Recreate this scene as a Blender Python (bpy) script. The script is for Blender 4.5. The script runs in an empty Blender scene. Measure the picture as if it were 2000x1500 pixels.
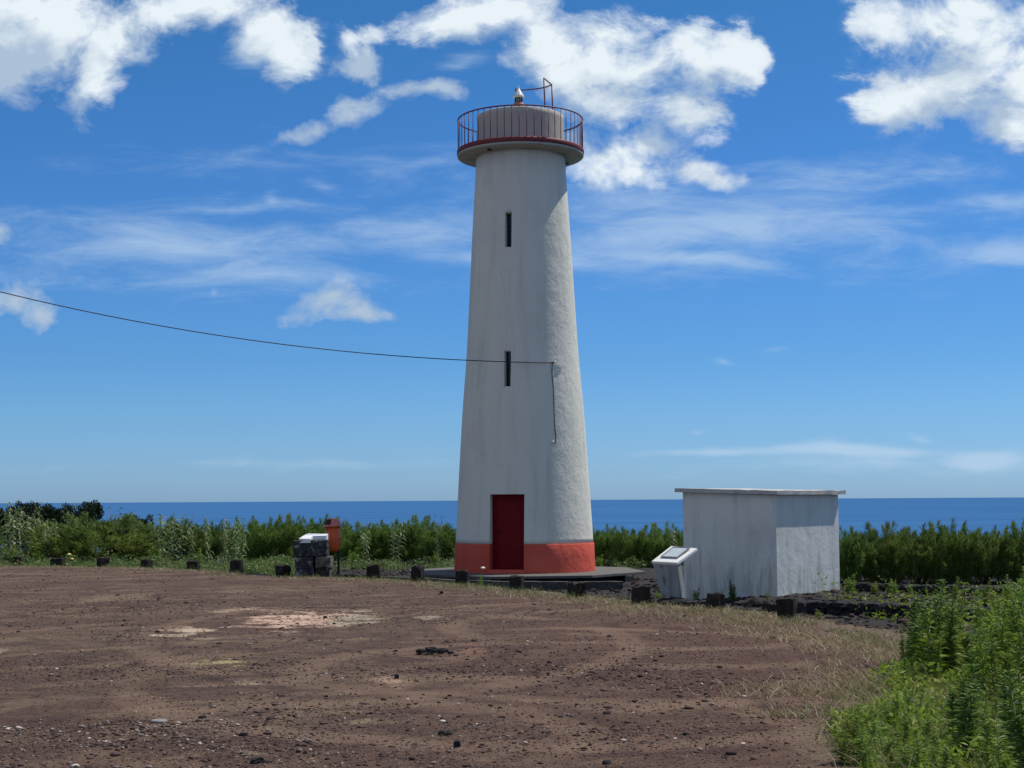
import bpy, math, random
import numpy as np
from mathutils import Vector, Matrix

# ------------------------------------------------------------------ camera, world, sun, exposure
sc = bpy.context.scene
COL = sc.collection
F = 3004.0                      # focal length in pixels of a 2000 px wide frame
EYE = Vector((0, 0, 1.7))
PITCH = math.atan((975.9 - 750) / F)
ROLL = math.radians(0.33)
fw = Vector((0, math.cos(PITCH), math.sin(PITCH)))
r0 = Vector((1, 0, 0)); u0 = r0.cross(fw)
RT = r0 * math.cos(ROLL) - u0 * math.sin(ROLL)
UP = u0 * math.cos(ROLL) + r0 * math.sin(ROLL)
cam = bpy.data.cameras.new('camera'); camo = bpy.data.objects.new('camera', cam); COL.objects.link(camo)
cam.sensor_width = 36; cam.lens = 36 * F / 2000; cam.clip_start = 0.1; cam.clip_end = 600000
M = Matrix((RT, UP, -fw)).transposed().to_4x4(); M.translation = EYE
camo.matrix_world = M
sc.camera = camo

SUN_AZ = math.radians(59); SUN_EL = math.radians(61)
sun_dir = Vector((math.cos(SUN_EL) * math.sin(SUN_AZ), math.cos(SUN_EL) * math.cos(SUN_AZ), math.sin(SUN_EL)))
sl = bpy.data.lights.new('sun', 'SUN'); sl.energy = 4.2; sl.angle = math.radians(0.53); sl.color = (1.0, 0.955, 0.89)
so = bpy.data.objects.new('sun', sl); COL.objects.link(so); so.rotation_euler = sun_dir.to_track_quat('Z', 'Y').to_euler()
so.location = (20, 20, 40)

sc.view_settings.view_transform = 'Standard'; sc.view_settings.look = 'None'
sc.view_settings.exposure = 0.0; sc.view_settings.gamma = 1.0

def ray(X, Y):
    return (fw * F + RT * (X - 1000) + UP * (750 - Y)).normalized()
def at(X, Y, d):                 # where the sight line through a photo pixel reaches distance y = d
    v = ray(X, Y); return EYE + v * (d / v.y)
def gp(X, Y, z=0.0):             # ... or height z
    v = ray(X, Y); return EYE + v * ((z - EYE.z) / v.z)

# ---- node helpers
class NT:
    def __init__(s, tree): s.t = tree; s.n = tree.nodes; s.l = tree.links
    def node(s, typ, **kw):
        n = s.n.new(typ)
        for k, v in kw.items(): setattr(n, k, v)
        return n
    def put(s, sock, v):
        if isinstance(v, bpy.types.NodeSocket): s.l.new(v, sock)
        elif v is not None:
            if hasattr(sock, 'default_value'):
                if isinstance(v, (tuple, list)) and len(v) == 3 and len(sock.default_value) == 4: v = (*v, 1)
                sock.default_value = v
    def math(s, op, a, b=None, c=None, clamp=False):
        n = s.node('ShaderNodeMath', operation=op, use_clamp=clamp)
        for i, v in enumerate((a, b, c)):
            if v is not None: s.put(n.inputs[i], v)
        return n.outputs[0]
    def vec(s, op, a, b=None, scale=None):
        n = s.node('ShaderNodeVectorMath', operation=op)
        s.put(n.inputs[0], a)
        if b is not None: s.put(n.inputs[1], b)
        if scale is not None: s.put(n.inputs['Scale'], scale)
        return n.outputs['Value'] if op in ('LENGTH', 'DOT_PRODUCT', 'DISTANCE') else n.outputs[0]
    def noise(s, vec, scale, detail=5, rough=0.55, dist=0.0, color=False, lac=2.0):
        n = s.node('ShaderNodeTexNoise'); s.put(n.inputs['Vector'], vec); n.inputs['Scale'].default_value = scale
        n.inputs['Detail'].default_value = detail; n.inputs['Roughness'].default_value = rough
        n.inputs['Distortion'].default_value = dist; n.inputs['Lacunarity'].default_value = lac
        return n.outputs['Color'] if color else n.outputs[0]
    def step(s, v, a, b, lo=0.0, hi=1.0, smooth=True):
        n = s.node('ShaderNodeMapRange', interpolation_type='SMOOTHSTEP' if smooth else 'LINEAR')
        for i, x in enumerate((v, a, b, lo, hi)): s.put(n.inputs[i], x)
        return n.outputs[0]
    def mix(s, f, a, b, blend='MIX'):
        n = s.node('ShaderNodeMix', data_type='RGBA', blend_type=blend)
        s.put(n.inputs[0], f); s.put(n.inputs[6], a); s.put(n.inputs[7], b); return n.outputs[2]
    def mapping(s, v, loc=(0, 0, 0), rot=(0, 0, 0), scale=(1, 1, 1), typ='POINT'):
        n = s.node('ShaderNodeMapping', vector_type=typ); s.put(n.inputs[0], v)
        n.inputs[1].default_value = loc; n.inputs[2].default_value = rot; n.inputs[3].default_value = scale
        return n.outputs[0]
    def sep(s, v):
        n = s.node('ShaderNodeSeparateXYZ'); s.put(n.inputs[0], v); return n.outputs
    def comb(s, x, y, z):
        n = s.node('ShaderNodeCombineXYZ')
        for i, v in enumerate((x, y, z)): s.put(n.inputs[i], v)
        return n.outputs[0]
    def coord(s, which='Object'): return s.node('ShaderNodeTexCoord').outputs[which]
    def attr(s, name):
        n = s.node('ShaderNodeAttribute'); n.attribute_name = name; return n.outputs
    def bump(s, h, strength=0.5, dist=0.05, normal=None):
        n = s.node('ShaderNodeBump'); n.inputs['Strength'].default_value = strength; n.inputs['Distance'].default_value = dist
        s.put(n.inputs['Height'], h)
        if normal is not None: s.put(n.inputs['Normal'], normal)
        return n.outputs[0]

# ---- world: Nishita sky with cumulus and cirrus laid out by direction
world = bpy.data.worlds.new('World'); sc.world = world; world.use_nodes = True
W = NT(world.node_tree); W.n.clear()
SKY = 0.085
sky = W.node('ShaderNodeTexSky', sky_type='NISHITA'); sky.sun_disc = False
sky.sun_elevation = SUN_EL; sky.sun_rotation = SUN_AZ; sky.air_density = 1.0; sky.dust_density = 0.35; sky.ozone_density = 3.0; sky.altitude = 100
dirv = W.vec('NORMALIZE', W.coord('Generated'))
dx, dy, dz = W.sep(dirv)
hs = W.node('ShaderNodeHueSaturation'); hs.inputs['Saturation'].default_value = 1.22; hs.inputs['Value'].default_value = 1.0
W.put(hs.inputs['Color'], sky.outputs[0])
rmp = W.node('ShaderNodeValToRGB'); W.put(rmp.inputs[0], dz); cr = rmp.color_ramp
for i, (p_, c_) in enumerate(((0.0, (.50, .87, 1.76)), (0.05, (.46, .80, 1.38)), (0.09, (.42, .77, 1.26)), (0.22, (.47, .82, 1.20)), (0.30, (.46, .85, 1.11)), (0.6, (.65, .9, 1.0)))):
    e_ = cr.elements[i] if i < 2 else cr.elements.new(p_)
    e_.position = p_; e_.color = (c_[0] / 2, c_[1] / 2, c_[2] / 2, 1)
tint = W.mix(1.0, W.vec('SCALE', hs.outputs[0], scale=2.0), rmp.outputs[0], 'MULTIPLY')
safe = W.math('MAXIMUM', dy, 0.12)
P = W.comb(W.math('DIVIDE', dx, safe), W.math('DIVIDE', dz, safe), 0.0)
def uv(X, Y): v = ray(X, Y); return v.x / v.y, v.z / v.y
PX = 1 / F
def field(vec, blobs):
    out = None
    for (X, Y, rx, ry, rot, k) in blobs:
        u, v = uv(X, Y)
        m = W.mapping(vec, (u, v, 0), (0, 0, math.radians(rot)), (rx * PX, ry * PX, 1), 'TEXTURE')
        e = W.math('SUBTRACT', k, W.math('MULTIPLY', W.vec('LENGTH', m), k))
        out = e if out is None else W.math('SMOOTH_MAX', out, e, 0.25)
    return out
warp = W.vec('SCALE', W.vec('SUBTRACT', W.noise(P, 9, 4, 0.55, color=True), (0.5, 0.5, 0.5)), scale=0.045)
warp2 = W.vec('SCALE', W.vec('SUBTRACT', W.noise(P, 45, 3, 0.6, color=True), (0.5, 0.5, 0.5)), scale=0.012)
PW = W.vec('MULTIPLY', W.vec('ADD', W.vec('ADD', P, warp), warp2), (1, 1, 0))
cumulus = [(70, 40, 200, 130, 0, 1), (180, 130, 62, 95, 0, 1), (30, 120, 90, 50, 0, 0.8), (235, 30, 45, 45, 0, 0.7), (380, 0, 170, 62, 0, 0.9), (520, 50, 95, 60, -25, 0.95), (575, 95, 62, 60, 0, 0.75), (718, 118, 44, 36, 0, 0.85), (735, 60, 60, 28, 20, 0.55), (840, 40, 120, 45, 0, 0.62), (970, 5, 130, 50, 0, 0.8), (1060, 60, 70, 60, 0, 0.7), (690, 215, 48, 34, 10, 0.8), (620, 238, 75, 20, 18, 0.7), (850, 188, 95, 19, -6, 0.68), (1100, 120, 110, 80, 0, 1), (1230, 105, 140, 95, 0, 1.1), (1350, 110, 110, 90, 0, 1.05), (1430, 95, 75, 70, 0, 1), (1340, 200, 90, 60, -20, 0.8), (1200, 190, 110, 50, 0, 0.75), (1200, 315, 140, 50, 0, 0.9), (1280, 280, 55, 48, 0, 0.85), (1370, 335, 70, 28, -10, 0.7), (1130, 290, 60, 50, 0, 0.7), (1760, 60, 110, 75, 0, 0.95), (1880, 60, 150, 90, 0, 1.1), (1960, 150, 120, 100, 0, 1.0), (1750, 200, 110, 60, -12, 0.95), (1850, 160, 120, 80, 0, 0.9), (1985, 268, 75, 48, 0, 0.95), (0, 455, 24, 26, 0, 0.8), (25, 588, 50, 42, 0, 0.8), (65, 622, 42, 28, 0, 0.8), (628, 608, 80, 30, 8, 0.8), (700, 622, 50, 17, -8, 0.6)]
wisps = [(490, 110, 60, 45, 40, 0.5), (900, 130, 45, 18, 20, 0.35), (1860, 312, 40, 14, 0, 0.5), (528, 392, 24, 22, 0, 0.5), (630, 362, 50, 20, -20, 0.42), (1415, 711, 24, 10, -20, 0.5), (1512, 683, 38, 9, 5, 0.4), (1795, 852, 32, 10, -12, 0.6), (418, 570, 10, 16, 0, 0.35), (1400, 880, 210, 13, 0, 0.34), (1700, 878, 230, 18, 0, 0.36), (1920, 893, 110, 26, 0, 0.48), (1360, 842, 16, 6, 0, 0.3)]
D = field(PW, cumulus)
PS = W.mapping(P, scale=(1, 1.35, 1))
n1 = W.noise(PS, 16, 11, 0.64, 0.30)
n1s = W.noise(W.mapping(P, (0.010, 0.016, 0), scale=(1, 1.35, 1)), 16, 7, 0.58, 0.30)
dens = W.math('ADD', W.math('MINIMUM', W.math('MULTIPLY_ADD', D, 2.1, 0.20), 1.45), W.math('MULTIPLY', W.math('SUBTRACT', n1, 0.5), 6.5))
softm = W.step(W.noise(P, 5.5, 2, 0.5), 0.28, 0.50)
crisp = W.step(dens, 0.05, 0.85, smooth=True); loose = W.step(dens, -0.15, 1.35, smooth=False)
alpha = W.math('MULTIPLY', W.math('ADD', W.math('MULTIPLY', crisp, W.math('SUBTRACT', 1.0, softm)), W.math('MULTIPLY', loose, softm)), 0.985)
bigb = [c for c in cumulus if c[2] * c[3] > 3500]
Db = field(PW, bigb); Du = field(W.vec('ADD', PW, (0.012, 0.026, 0)), bigb)
toplit = W.math('MULTIPLY', W.math('SUBTRACT', Db, Du), 1.3)
cov = W.math('MULTIPLY', alpha, W.step(D, -0.55, -0.05))
relief = W.math('MULTIPLY', W.math('SUBTRACT', n1, n1s), 3.2)
patch = W.noise(P, 7.5, 3, 0.5)
lightv = W.math('ADD', W.math('ADD', W.math('ADD', 0.36, toplit), relief), W.math('MULTIPLY', W.math('SUBTRACT', patch, 0.5), -2.2))
lightv = W.math('ADD', lightv, W.math('MULTIPLY', W.math('SUBTRACT', 0.55, W.math('MINIMUM', D, 1.0)), 0.35), clamp=True)
ccol = W.mix(lightv, (0.42, 0.54, 0.69), (0.82, 0.90, 0.95))
cirrus_blobs = [(1350, 455, 620, 110, -2, .62), (400, 500, 520, 80, 1, .5), (1380, 881, 200, 13, 0, 1.0), (1680, 880, 300, 18, 0, 1.2), (1910, 893, 120, 28, 0, 1.5), (330, 480, 430, 75, -2, .8), (520, 540, 330, 28, -3, .7), (850, 460, 230, 70, 0, .7), (1000, 505, 380, 24, -3, .9), (1450, 440, 420, 90, -3, .9),
 (1350, 505, 330, 26, -4, 1.0), (1650, 345, 330, 60, 4, .65), (1960, 495, 190, 36, 0, .9), (1960, 400, 150, 50, 0, .5), (600, 310, 420, 30, 0, .25), (1280, 400, 260, 60, 0, .7), (450, 410, 300, 30, 0, .3), (1700, 905, 420, 30, 0, .5), (600, 905, 500, 10, 0, .25)]
PC = W.vec('MULTIPLY', W.vec('ADD', P, W.vec('SCALE', warp, scale=0.38)), (1, 1, 0))
C = field(PC, cirrus_blobs + wisps)
cn = W.noise(W.mapping(PC, rot=(0, 0, math.radians(4)), scale=(1, 4.2, 1)), 11, 10, 0.66, 0.4)
calpha = W.math('MULTIPLY', W.step(W.math('ADD', C, W.math('MULTIPLY', W.math('SUBTRACT', cn, 0.5), 2.0)), -0.12, 1.10), 0.66)
front = W.step(dy, 0.12, 0.3)
def bg(c, s):
    b = W.node('ShaderNodeBackground'); W.put(b.inputs[0], c); b.inputs[1].default_value = s; return b.outputs[0]
def mixs(f, a, b):
    m = W.node('ShaderNodeMixShader'); W.put(m.inputs[0], f); W.l.new(a, m.inputs[1]); W.l.new(b, m.inputs[2]); return m.outputs[0]
s1 = mixs(W.math('MULTIPLY', calpha, front), bg(tint, SKY), bg((0.50, 0.66, 0.84), 1.0))
# scattered cumulus added in the unseen sky, overhead and behind, as warm fill light
gen = W.noise(W.mapping(dirv, scale=(1, 1, 1.6)), 2.6, 8, 0.58, 0.3)
outside = W.math('MAXIMUM', W.step(dz, 0.36, 0.50), W.step(W.math('MULTIPLY', dy, -1.0), -0.75, -0.45))
gcov = W.math('MULTIPLY', W.math('MULTIPLY', W.step(gen, 0.50, 0.66), outside), W.step(dz, 0.0, 0.1))
s1 = mixs(gcov, s1, bg((0.90, 0.84, 0.72), 1.0))
s2 = mixs(W.math('MULTIPLY', cov, front), s1, bg(ccol, 1.0))
W.l.new(s2, W.node('ShaderNodeOutputWorld').inputs[0])

# ------------------------------------------------------------------ materials
def new_mat(name):
    m = bpy.data.materials.new(name); m.use_nodes = True; t = NT(m.node_tree); t.n.clear()
    out = t.node('ShaderNodeOutputMaterial'); b = t.node('ShaderNodeBsdfPrincipled'); t.l.new(b.outputs[0], out.inputs[0])
    b.inputs['Roughness'].default_value = 0.8; b.inputs['Specular IOR Level'].default_value = 0.3
    t.b = b; t.out = out
    return m, t
def setb(t, color=None, rough=None, normal=None, metal=None, spec=None):
    if color is not None: t.put(t.b.inputs['Base Color'], color)
    if rough is not None: t.put(t.b.inputs['Roughness'], rough)
    if normal is not None: t.put(t.b.inputs['Normal'], normal)
    if metal is not None: t.put(t.b.inputs['Metallic'], metal)
    if spec is not None: t.put(t.b.inputs['Specular IOR Level'], spec)

def plaster(name, base, stain, pink, seed=0.0, stain_amt=0.6, bump=0.6, trowel=0.02, spot=0.0, foot=0.0):
    m, t = new_mat(name); P_ = t.vec('ADD', t.coord('Object'), (seed, seed * 1.7, 0))
    big = t.noise(P_, 0.55, 5, 0.6)
    streak = t.noise(t.mapping(P_, scale=(3.2, 3.2, 0.28)), 1.0, 6, 0.62)
    fine = t.noise(P_, 22, 5, 0.65)
    c = t.mix(t.math('MULTIPLY', t.step(streak, 0.45, 0.78), stain_amt), base, stain)
    c = t.mix(t.math('MULTIPLY', t.step(big, 0.5, 0.72), 0.55), c, pink)
    c = t.mix(t.math('MULTIPLY', t.step(fine, 0.3, 0.8), 0.22), c, stain)
    if spot: c = t.mix(t.math('MULTIPLY', t.step(t.noise(t.mapping(P_, scale=(1, 1, .5)), 4.5, 6, .7), 0.56, 0.66), spot), c, stain)
    if foot:                     # splashed dirt and algae smears along the foot of the wall
        ox, oy, oz = t.sep(t.coord('Object')); sm_ = t.noise(t.mapping(P_, scale=(5.5, 5.5, 0.9)), 1.0, 5, 0.65)
        ft = t.math('MULTIPLY', t.step(t.math('ADD', oz, t.math('MULTIPLY', t.math('SUBTRACT', sm_, 0.5), -2.6)), foot, 0.0), t.step(sm_, 0.42, 0.62))
        c = t.mix(t.math('MULTIPLY', ft, 0.5), c, (0.30, 0.30, 0.27))
    h1 = t.noise(t.mapping(P_, scale=(1, 1, 0.8)), 4.0, 7, 0.62, 0.2); h2 = t.noise(P_, 30, 4, 0.6)
    n = t.bump(h1, bump, trowel * 4); n = t.bump(h2, 0.35, 0.006, n)
    setb(t, c, 0.85, n, spec=0.25); return m
M_white = plaster('whitewashed_render', (0.79, 0.775, 0.66), (0.55, 0.555, 0.48), (0.70, 0.63, 0.55), 0, 0.7, 0.45, 0.014)
M_drum = plaster('stained_render', (0.52, 0.49, 0.42), (0.40, 0.38, 0.33), (0.50, 0.44, 0.37), 3, 0.6, 0.4, 0.01)
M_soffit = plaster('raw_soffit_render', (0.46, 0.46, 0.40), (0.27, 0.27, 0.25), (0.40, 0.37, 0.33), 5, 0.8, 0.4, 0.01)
M_red = plaster('brick_red_paint', (0.66, 0.105, 0.064), (0.48, 0.075, 0.048), (0.70, 0.16, 0.11), 7, 0.6, 0.6, 0.018)
M_shed = plaster('weathered_white_render', (0.76, 0.78, 0.72), (0.44, 0.46, 0.45), (0.60, 0.54, 0.50), 11, 0.5, 0.5, 0.008, 0.35, 0.55)
M_roof = plaster('worn_roof_concrete', (0.52, 0.51, 0.48), (0.30, 0.30, 0.29), (0.48, 0.44, 0.40), 13, 0.9, 0.5, 0.01, 0.6)
M_concrete = plaster('slab_concrete', (0.135, 0.13, 0.115), (0.08, 0.08, 0.072), (0.16, 0.145, 0.12), 17, 0.6, 0.5, 0.01, 0.3)
M_lect = plaster('mildewed_white_concrete', (0.34, 0.35, 0.34), (0.07, 0.08, 0.08), (0.22, 0.23, 0.22), 19, 0.95, 0.5, 0.006, 0.9)
M_lect_top = plaster('white_board_concrete', (0.80, 0.80, 0.76), (0.62, 0.60, 0.55), (0.75, 0.72, 0.66), 23, 0.5, 0.3, 0.004, 0.3)

def simple(name, color, rough=0.5, metal=0.0, spec=0.4, nscale=20, var=0.25, bump=0.0):
    m, t = new_mat(name); P_ = t.coord('Object'); n = t.noise(P_, nscale, 5, 0.6)
    c2 = tuple(min(1, x * (1 - var)) for x in color); c = t.mix(t.step(n, 0.3, 0.7), color, c2)
    setb(t, c, rough, t.bump(n, bump, 0.01) if bump else None, metal, spec); return m
M_kerb = simple('red_oxide_kerb_paint', (0.21, 0.032, 0.035), 0.6, nscale=6, var=0.3)
M_redmetal = simple('red_oxide_railing_paint', (0.20, 0.035, 0.05), 0.55, nscale=9, var=0.4)
M_door = simple('dark_red_door_paint', (0.20, 0.006, 0.012), 0.6, spec=0.15, nscale=6, var=0.2)
M_glass = simple('dark_window_glass', (0.012, 0.018, 0.02), 0.15, spec=0.5, nscale=3)
M_cap = simple('white_lantern_paint', (0.74, 0.76, 0.72), 0.4, nscale=14, var=0.15)
M_black = simple('black_rubber', (0.012, 0.013, 0.015), 0.6)
M_dkgreen = simple('dark_green_post_paint', (0.016, 0.03, 0.028), 0.5)
M_lens = simple('greenish_lens_glass', (0.30, 0.36, 0.34), 0.15, spec=0.6)
M_bin = simple('orange_red_plastic', (0.74, 0.115, 0.016), 0.36, spec=0.5, nscale=12, var=0.22)
M_lid = simple('highlit_red_plastic', (0.72, 0.19, 0.14), 0.26, spec=0.8, nscale=12, var=0.18)  # pale pinkish tone puts the lid's sunlit highlight into the colour
M_binin = simple('dark_bin_inside', (0.06, 0.006, 0.004), 0.7)
M_marble = simple('white_marble', (0.84, 0.84, 0.86), 0.4, nscale=5, var=0.06)
M_panel = simple('pale_blue_glass_panel', (0.60, 0.68, 0.72), 0.18, spec=0.6, nscale=8, var=0.12)
M_steel = simple('grey_panel_bracket', (0.30, 0.31, 0.31), 0.4, metal=0.6)
M_knob = simple('white_fitting_plastic', (0.72, 0.73, 0.74), 0.4)
M_bark = simple('woody_bark', (0.10, 0.075, 0.05), 0.9, nscale=30, bump=0.5)
M_cane = simple('dry_cane_stalk', (0.14, 0.17, 0.06), 0.7)
M_stem = simple('weed_stem', (0.16, 0.20, 0.06), 0.7)
M_petal = simple('white_petals', (0.8, 0.78, 0.7), 0.7); M_ypetal = simple('yellow_petals', (0.75, 0.68, 0.12), 0.7); M_vpetal = simple('violet_petals', (0.20, 0.08, 0.42), 0.7)

def rock(name, c1, c2, c3, scale=14, lichen=0.5):
    m, t = new_mat(name); P_ = t.coord('Object')
    a = t.noise(P_, scale, 6, 0.65); b_ = t.noise(P_, scale * 0.45, 5, 0.7, 0.4)
    c = t.mix(t.step(a, 0.35, 0.7), c1, c2); c = t.mix(t.math('MULTIPLY', t.step(b_, 0.54, 0.66), lichen), c, c3)
    vo = t.node('ShaderNodeTexVoronoi'); vo.inputs['Scale'].default_value = scale * 3; t.put(vo.inputs['Vector'], P_)
    n = t.bump(a, 0.8, 0.03); n = t.bump(vo.outputs[0], 0.5, 0.01, n); setb(t, c, 0.92, n, spec=0.15); return m
M_lava = rock('black_lava_stone', (0.022, 0.021, 0.023), (0.050, 0.046, 0.047), (0.11, 0.11, 0.10), 12, 0.4)
M_cairn = rock('grey_lava_block', (0.022, 0.024, 0.028), (0.075, 0.078, 0.08), (0.36, 0.36, 0.33), 11, 0.9)
M_palecairn = rock('lichened_lava_block', (0.08, 0.078, 0.07), (0.17, 0.165, 0.14), (0.28, 0.27, 0.23), 9, 0.8)
M_stump = rock('charred_post', (0.020, 0.017, 0.015), (0.042, 0.035, 0.03), (0.10, 0.085, 0.07), 10, 0.35)
M_curb = rock('mossy_curb_stone', (0.055, 0.056, 0.052), (0.10, 0.10, 0.09), (0.20, 0.19, 0.15), 8, 0.6)

def leafmat(name, ca, cb, cc, trans=0.35, rough=0.55, nscale=2.0):
    m, t = new_mat(name); P_ = t.coord('Object'); n = t.noise(P_, nscale, 3, 0.6)
    tone = t.attr('tone')[2]
    f = t.math('ADD', t.math('MULTIPLY', n, 0.9), t.math('MULTIPLY', tone, 0.55))
    c = t.mix(t.step(f, 0.35, 0.95), ca, cb); c = t.mix(t.step(tone, 0.86, 0.97), c, cc)
    oi = t.node('ShaderNodeObjectInfo'); h = t.node('ShaderNodeHueSaturation')
    t.put(h.inputs['Hue'], t.math('ADD', 0.485, t.math('MULTIPLY', oi.outputs['Random'], 0.03)))
    t.put(h.inputs['Value'], t.math('ADD', 0.85, t.math('MULTIPLY', oi.outputs['Random'], 0.3)))
    t.put(h.inputs['Color'], c); c = h.outputs[0]
    setb(t, c, rough, spec=0.25)
    tr = t.node('ShaderNodeBsdfTranslucent'); t.put(tr.inputs[0], c)
    mx = t.node('ShaderNodeMixShader'); mx.inputs[0].default_value = trans
    t.l.new(t.b.outputs[0], mx.inputs[1]); t.l.new(tr.outputs[0], mx.inputs[2]); t.l.new(mx.outputs[0], t.out.inputs[0]); return m
M_tam = leafmat('feathery_foliage', (0.085, 0.155, 0.036), (0.205, 0.285, 0.065), (0.32, 0.31, 0.11))
M_dark = leafmat('dark_glossy_foliage', (0.012, 0.026, 0.010), (0.028, 0.048, 0.016), (0.05, 0.06, 0.02), 0.15)
M_reed = leafmat('pale_cane_leaf', (0.15, 0.22, 0.07), (0.33, 0.40, 0.18), (0.58, 0.60, 0.40), 0.3)
M_weed = leafmat('weed_leaf', (0.105, 0.190, 0.026), (0.27, 0.37, 0.042), (0.46, 0.46, 0.20), 0.4)
M_weeddk = leafmat('deep_green_weed_leaf', (0.060, 0.125, 0.018), (0.16, 0.245, 0.030), (0.34, 0.42, 0.16), 0.35)
M_herb = leafmat('bright_herb_leaf', (0.100, 0.185, 0.018), (0.25, 0.35, 0.032), (0.40, 0.40, 0.16), 0.4)
M_dry = leafmat('dry_straw', (0.26, 0.20, 0.11), (0.42, 0.34, 0.20), (0.58, 0.52, 0.36), 0.3)
M_under = leafmat('mixed_undergrowth', (0.07, 0.13, 0.03), (0.18, 0.23, 0.07), (0.34, 0.32, 0.16), 0.35)

# ------------------------------------------------------------------ object helpers
def tag(o, label=None, cat=None, group=None, kind=None):
    if label: o['label'] = label
    if cat: o['category'] = cat
    if group: o['group'] = group
    if kind: o['kind'] = kind
    return o
def empty(name, loc, label=None, cat=None, group=None):
    o = bpy.data.objects.new(name, None); o.empty_display_size = 0.2; o.location = loc; COL.objects.link(o)
    return tag(o, label, cat, group)
def link_mesh(name, me, mat, parent=None, smooth=False):
    if mat is not None: me.materials.append(mat)
    if smooth: me.polygons.foreach_set('use_smooth', [True] * len(me.polygons))
    o = bpy.data.objects.new(name, me); COL.objects.link(o)
    if parent: o.parent = parent
    return o
def world_loc(p):
    v = Vector((0, 0, 0))
    while p is not None: v += p.location; p = p.parent
    return v
class MB:
    def __init__(s): s.v = []; s.f = []
    def add(s, vs, fs):
        b = len(s.v); s.v += [tuple(x) for x in vs]; s.f += [tuple(b + i for i in f) for f in fs]; return s
    def box(s, c, size, rz=0.0, M4=None):
        cx, cy, cz = c; a, b, h = (x / 2 for x in size); ca, sa = math.cos(rz), math.sin(rz)
        vs = [(cx + x * ca - y * sa, cy + x * sa + y * ca, cz + z) for z in (-h, h) for x, y in ((-a, -b), (a, -b), (a, b), (-a, b))]
        return s.add(vs, [(3, 2, 1, 0), (4, 5, 6, 7), (0, 1, 5, 4), (1, 2, 6, 5), (2, 3, 7, 6), (3, 0, 4, 7)])
    def hexa(s, low, high):      # eight corners: lower ring, upper ring
        return s.add(list(low) + list(high), [(3, 2, 1, 0), (4, 5, 6, 7), (0, 1, 5, 4), (1, 2, 6, 5), (2, 3, 7, 6), (3, 0, 4, 7)])
    def tube(s, pts, rad, n=8, closed=False):
        pts = [Vector(p) for p in pts]; m = len(pts); rad = rad if isinstance(rad, (list, tuple)) else [rad] * m
        vs = []; ref = Vector((0.13, 0.21, 1)).normalized()
        for i, p in enumerate(pts):
            if closed: t = pts[(i + 1) % m] - pts[i - 1]
            else: t = pts[min(i + 1, m - 1)] - pts[max(i - 1, 0)]
            t.normalize(); a = t.cross(ref)
            if a.length < 0.05: a = t.cross(Vector((1, 0, 0)))
            a.normalize(); b = t.cross(a)
            vs += [p + (a * math.cos(2 * math.pi * k / n) + b * math.sin(2 * math.pi * k / n)) * rad[i] for k in range(n)]
        fs = []
        for i in range(m if closed else m - 1):
            j = (i + 1) % m
            fs += [(i * n + k, i * n + (k + 1) % n, j * n + (k + 1) % n, j * n + k) for k in range(n)]
        if not closed: fs += [tuple(range(n))[::-1], tuple((m - 1) * n + k for k in range(n))]
        return s.add(vs, fs)
    def lathe(s, prof, c=(0, 0, 0), n=64, sx=1, sy=1, shear=(0, 0), cap=True, rot=0):
        vs = []
        for r, z in prof:
            ox, oy = shear[0] * z, shear[1] * z
            vs += [(c[0] + ox + r * sx * math.cos(2 * math.pi * k / n + rot), c[1] + oy + r * sy * math.sin(2 * math.pi * k / n + rot), c[2] + z) for k in range(n)]
        m = len(prof)
        fs = [(i * n + k, i * n + (k + 1) % n, (i + 1) * n + (k + 1) % n, (i + 1) * n + k) for i in range(m - 1) for k in range(n)]
        if cap: fs += [tuple(range(n))[::-1], tuple((m - 1) * n + k for k in range(n))]
        return s.add(vs, fs)
    def build(s, name, mat, parent=None, smooth=False, bevel=0.0):
        off = world_loc(parent)
        me = bpy.data.meshes.new(name); me.from_pydata([(x - off.x, y - off.y, z - off.z) for x, y, z in s.v], [], s.f); me.update()
        o = link_mesh(name, me, mat, parent, False)
        if smooth:
            me.polygons.foreach_set('use_smooth', [len(p.vertices) == 4 for p in me.polygons])
        if bevel:
            bm_ = o.modifiers.new('bevel', 'BEVEL'); bm_.width = bevel; bm_.segments = 2; bm_.limit_method = 'ANGLE'; bm_.angle_limit = math.radians(40)
        return o
def np_mesh(name, V, Q, mat, parent=None, tone=None, smooth=False, ngon=4):
    me = bpy.data.meshes.new(name); nv, nf = len(V), len(Q)
    me.vertices.add(nv); me.vertices.foreach_set('co', np.ascontiguousarray(V, np.float32).ravel())
    me.loops.add(nf * ngon); me.loops.foreach_set('vertex_index', np.ascontiguousarray(Q, np.int32).ravel())
    me.polygons.add(nf); me.polygons.foreach_set('loop_start', np.arange(nf, dtype=np.int32) * ngon)
    me.update(calc_edges=True)
    if smooth: me.polygons.foreach_set('use_smooth', np.ones(nf, bool))
    if tone is not None:
        a = me.attributes.new('tone', 'FLOAT', 'POINT'); a.data.foreach_set('value', np.ascontiguousarray(tone, np.float32))
    me.validate()
    return link_mesh(name, me, mat, parent)
def copy_tree(o, parent=None):
    c = o.copy(); COL.objects.link(c); c.parent = parent
    for ch in list(o.children): copy_tree(ch, c)
    return c

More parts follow.
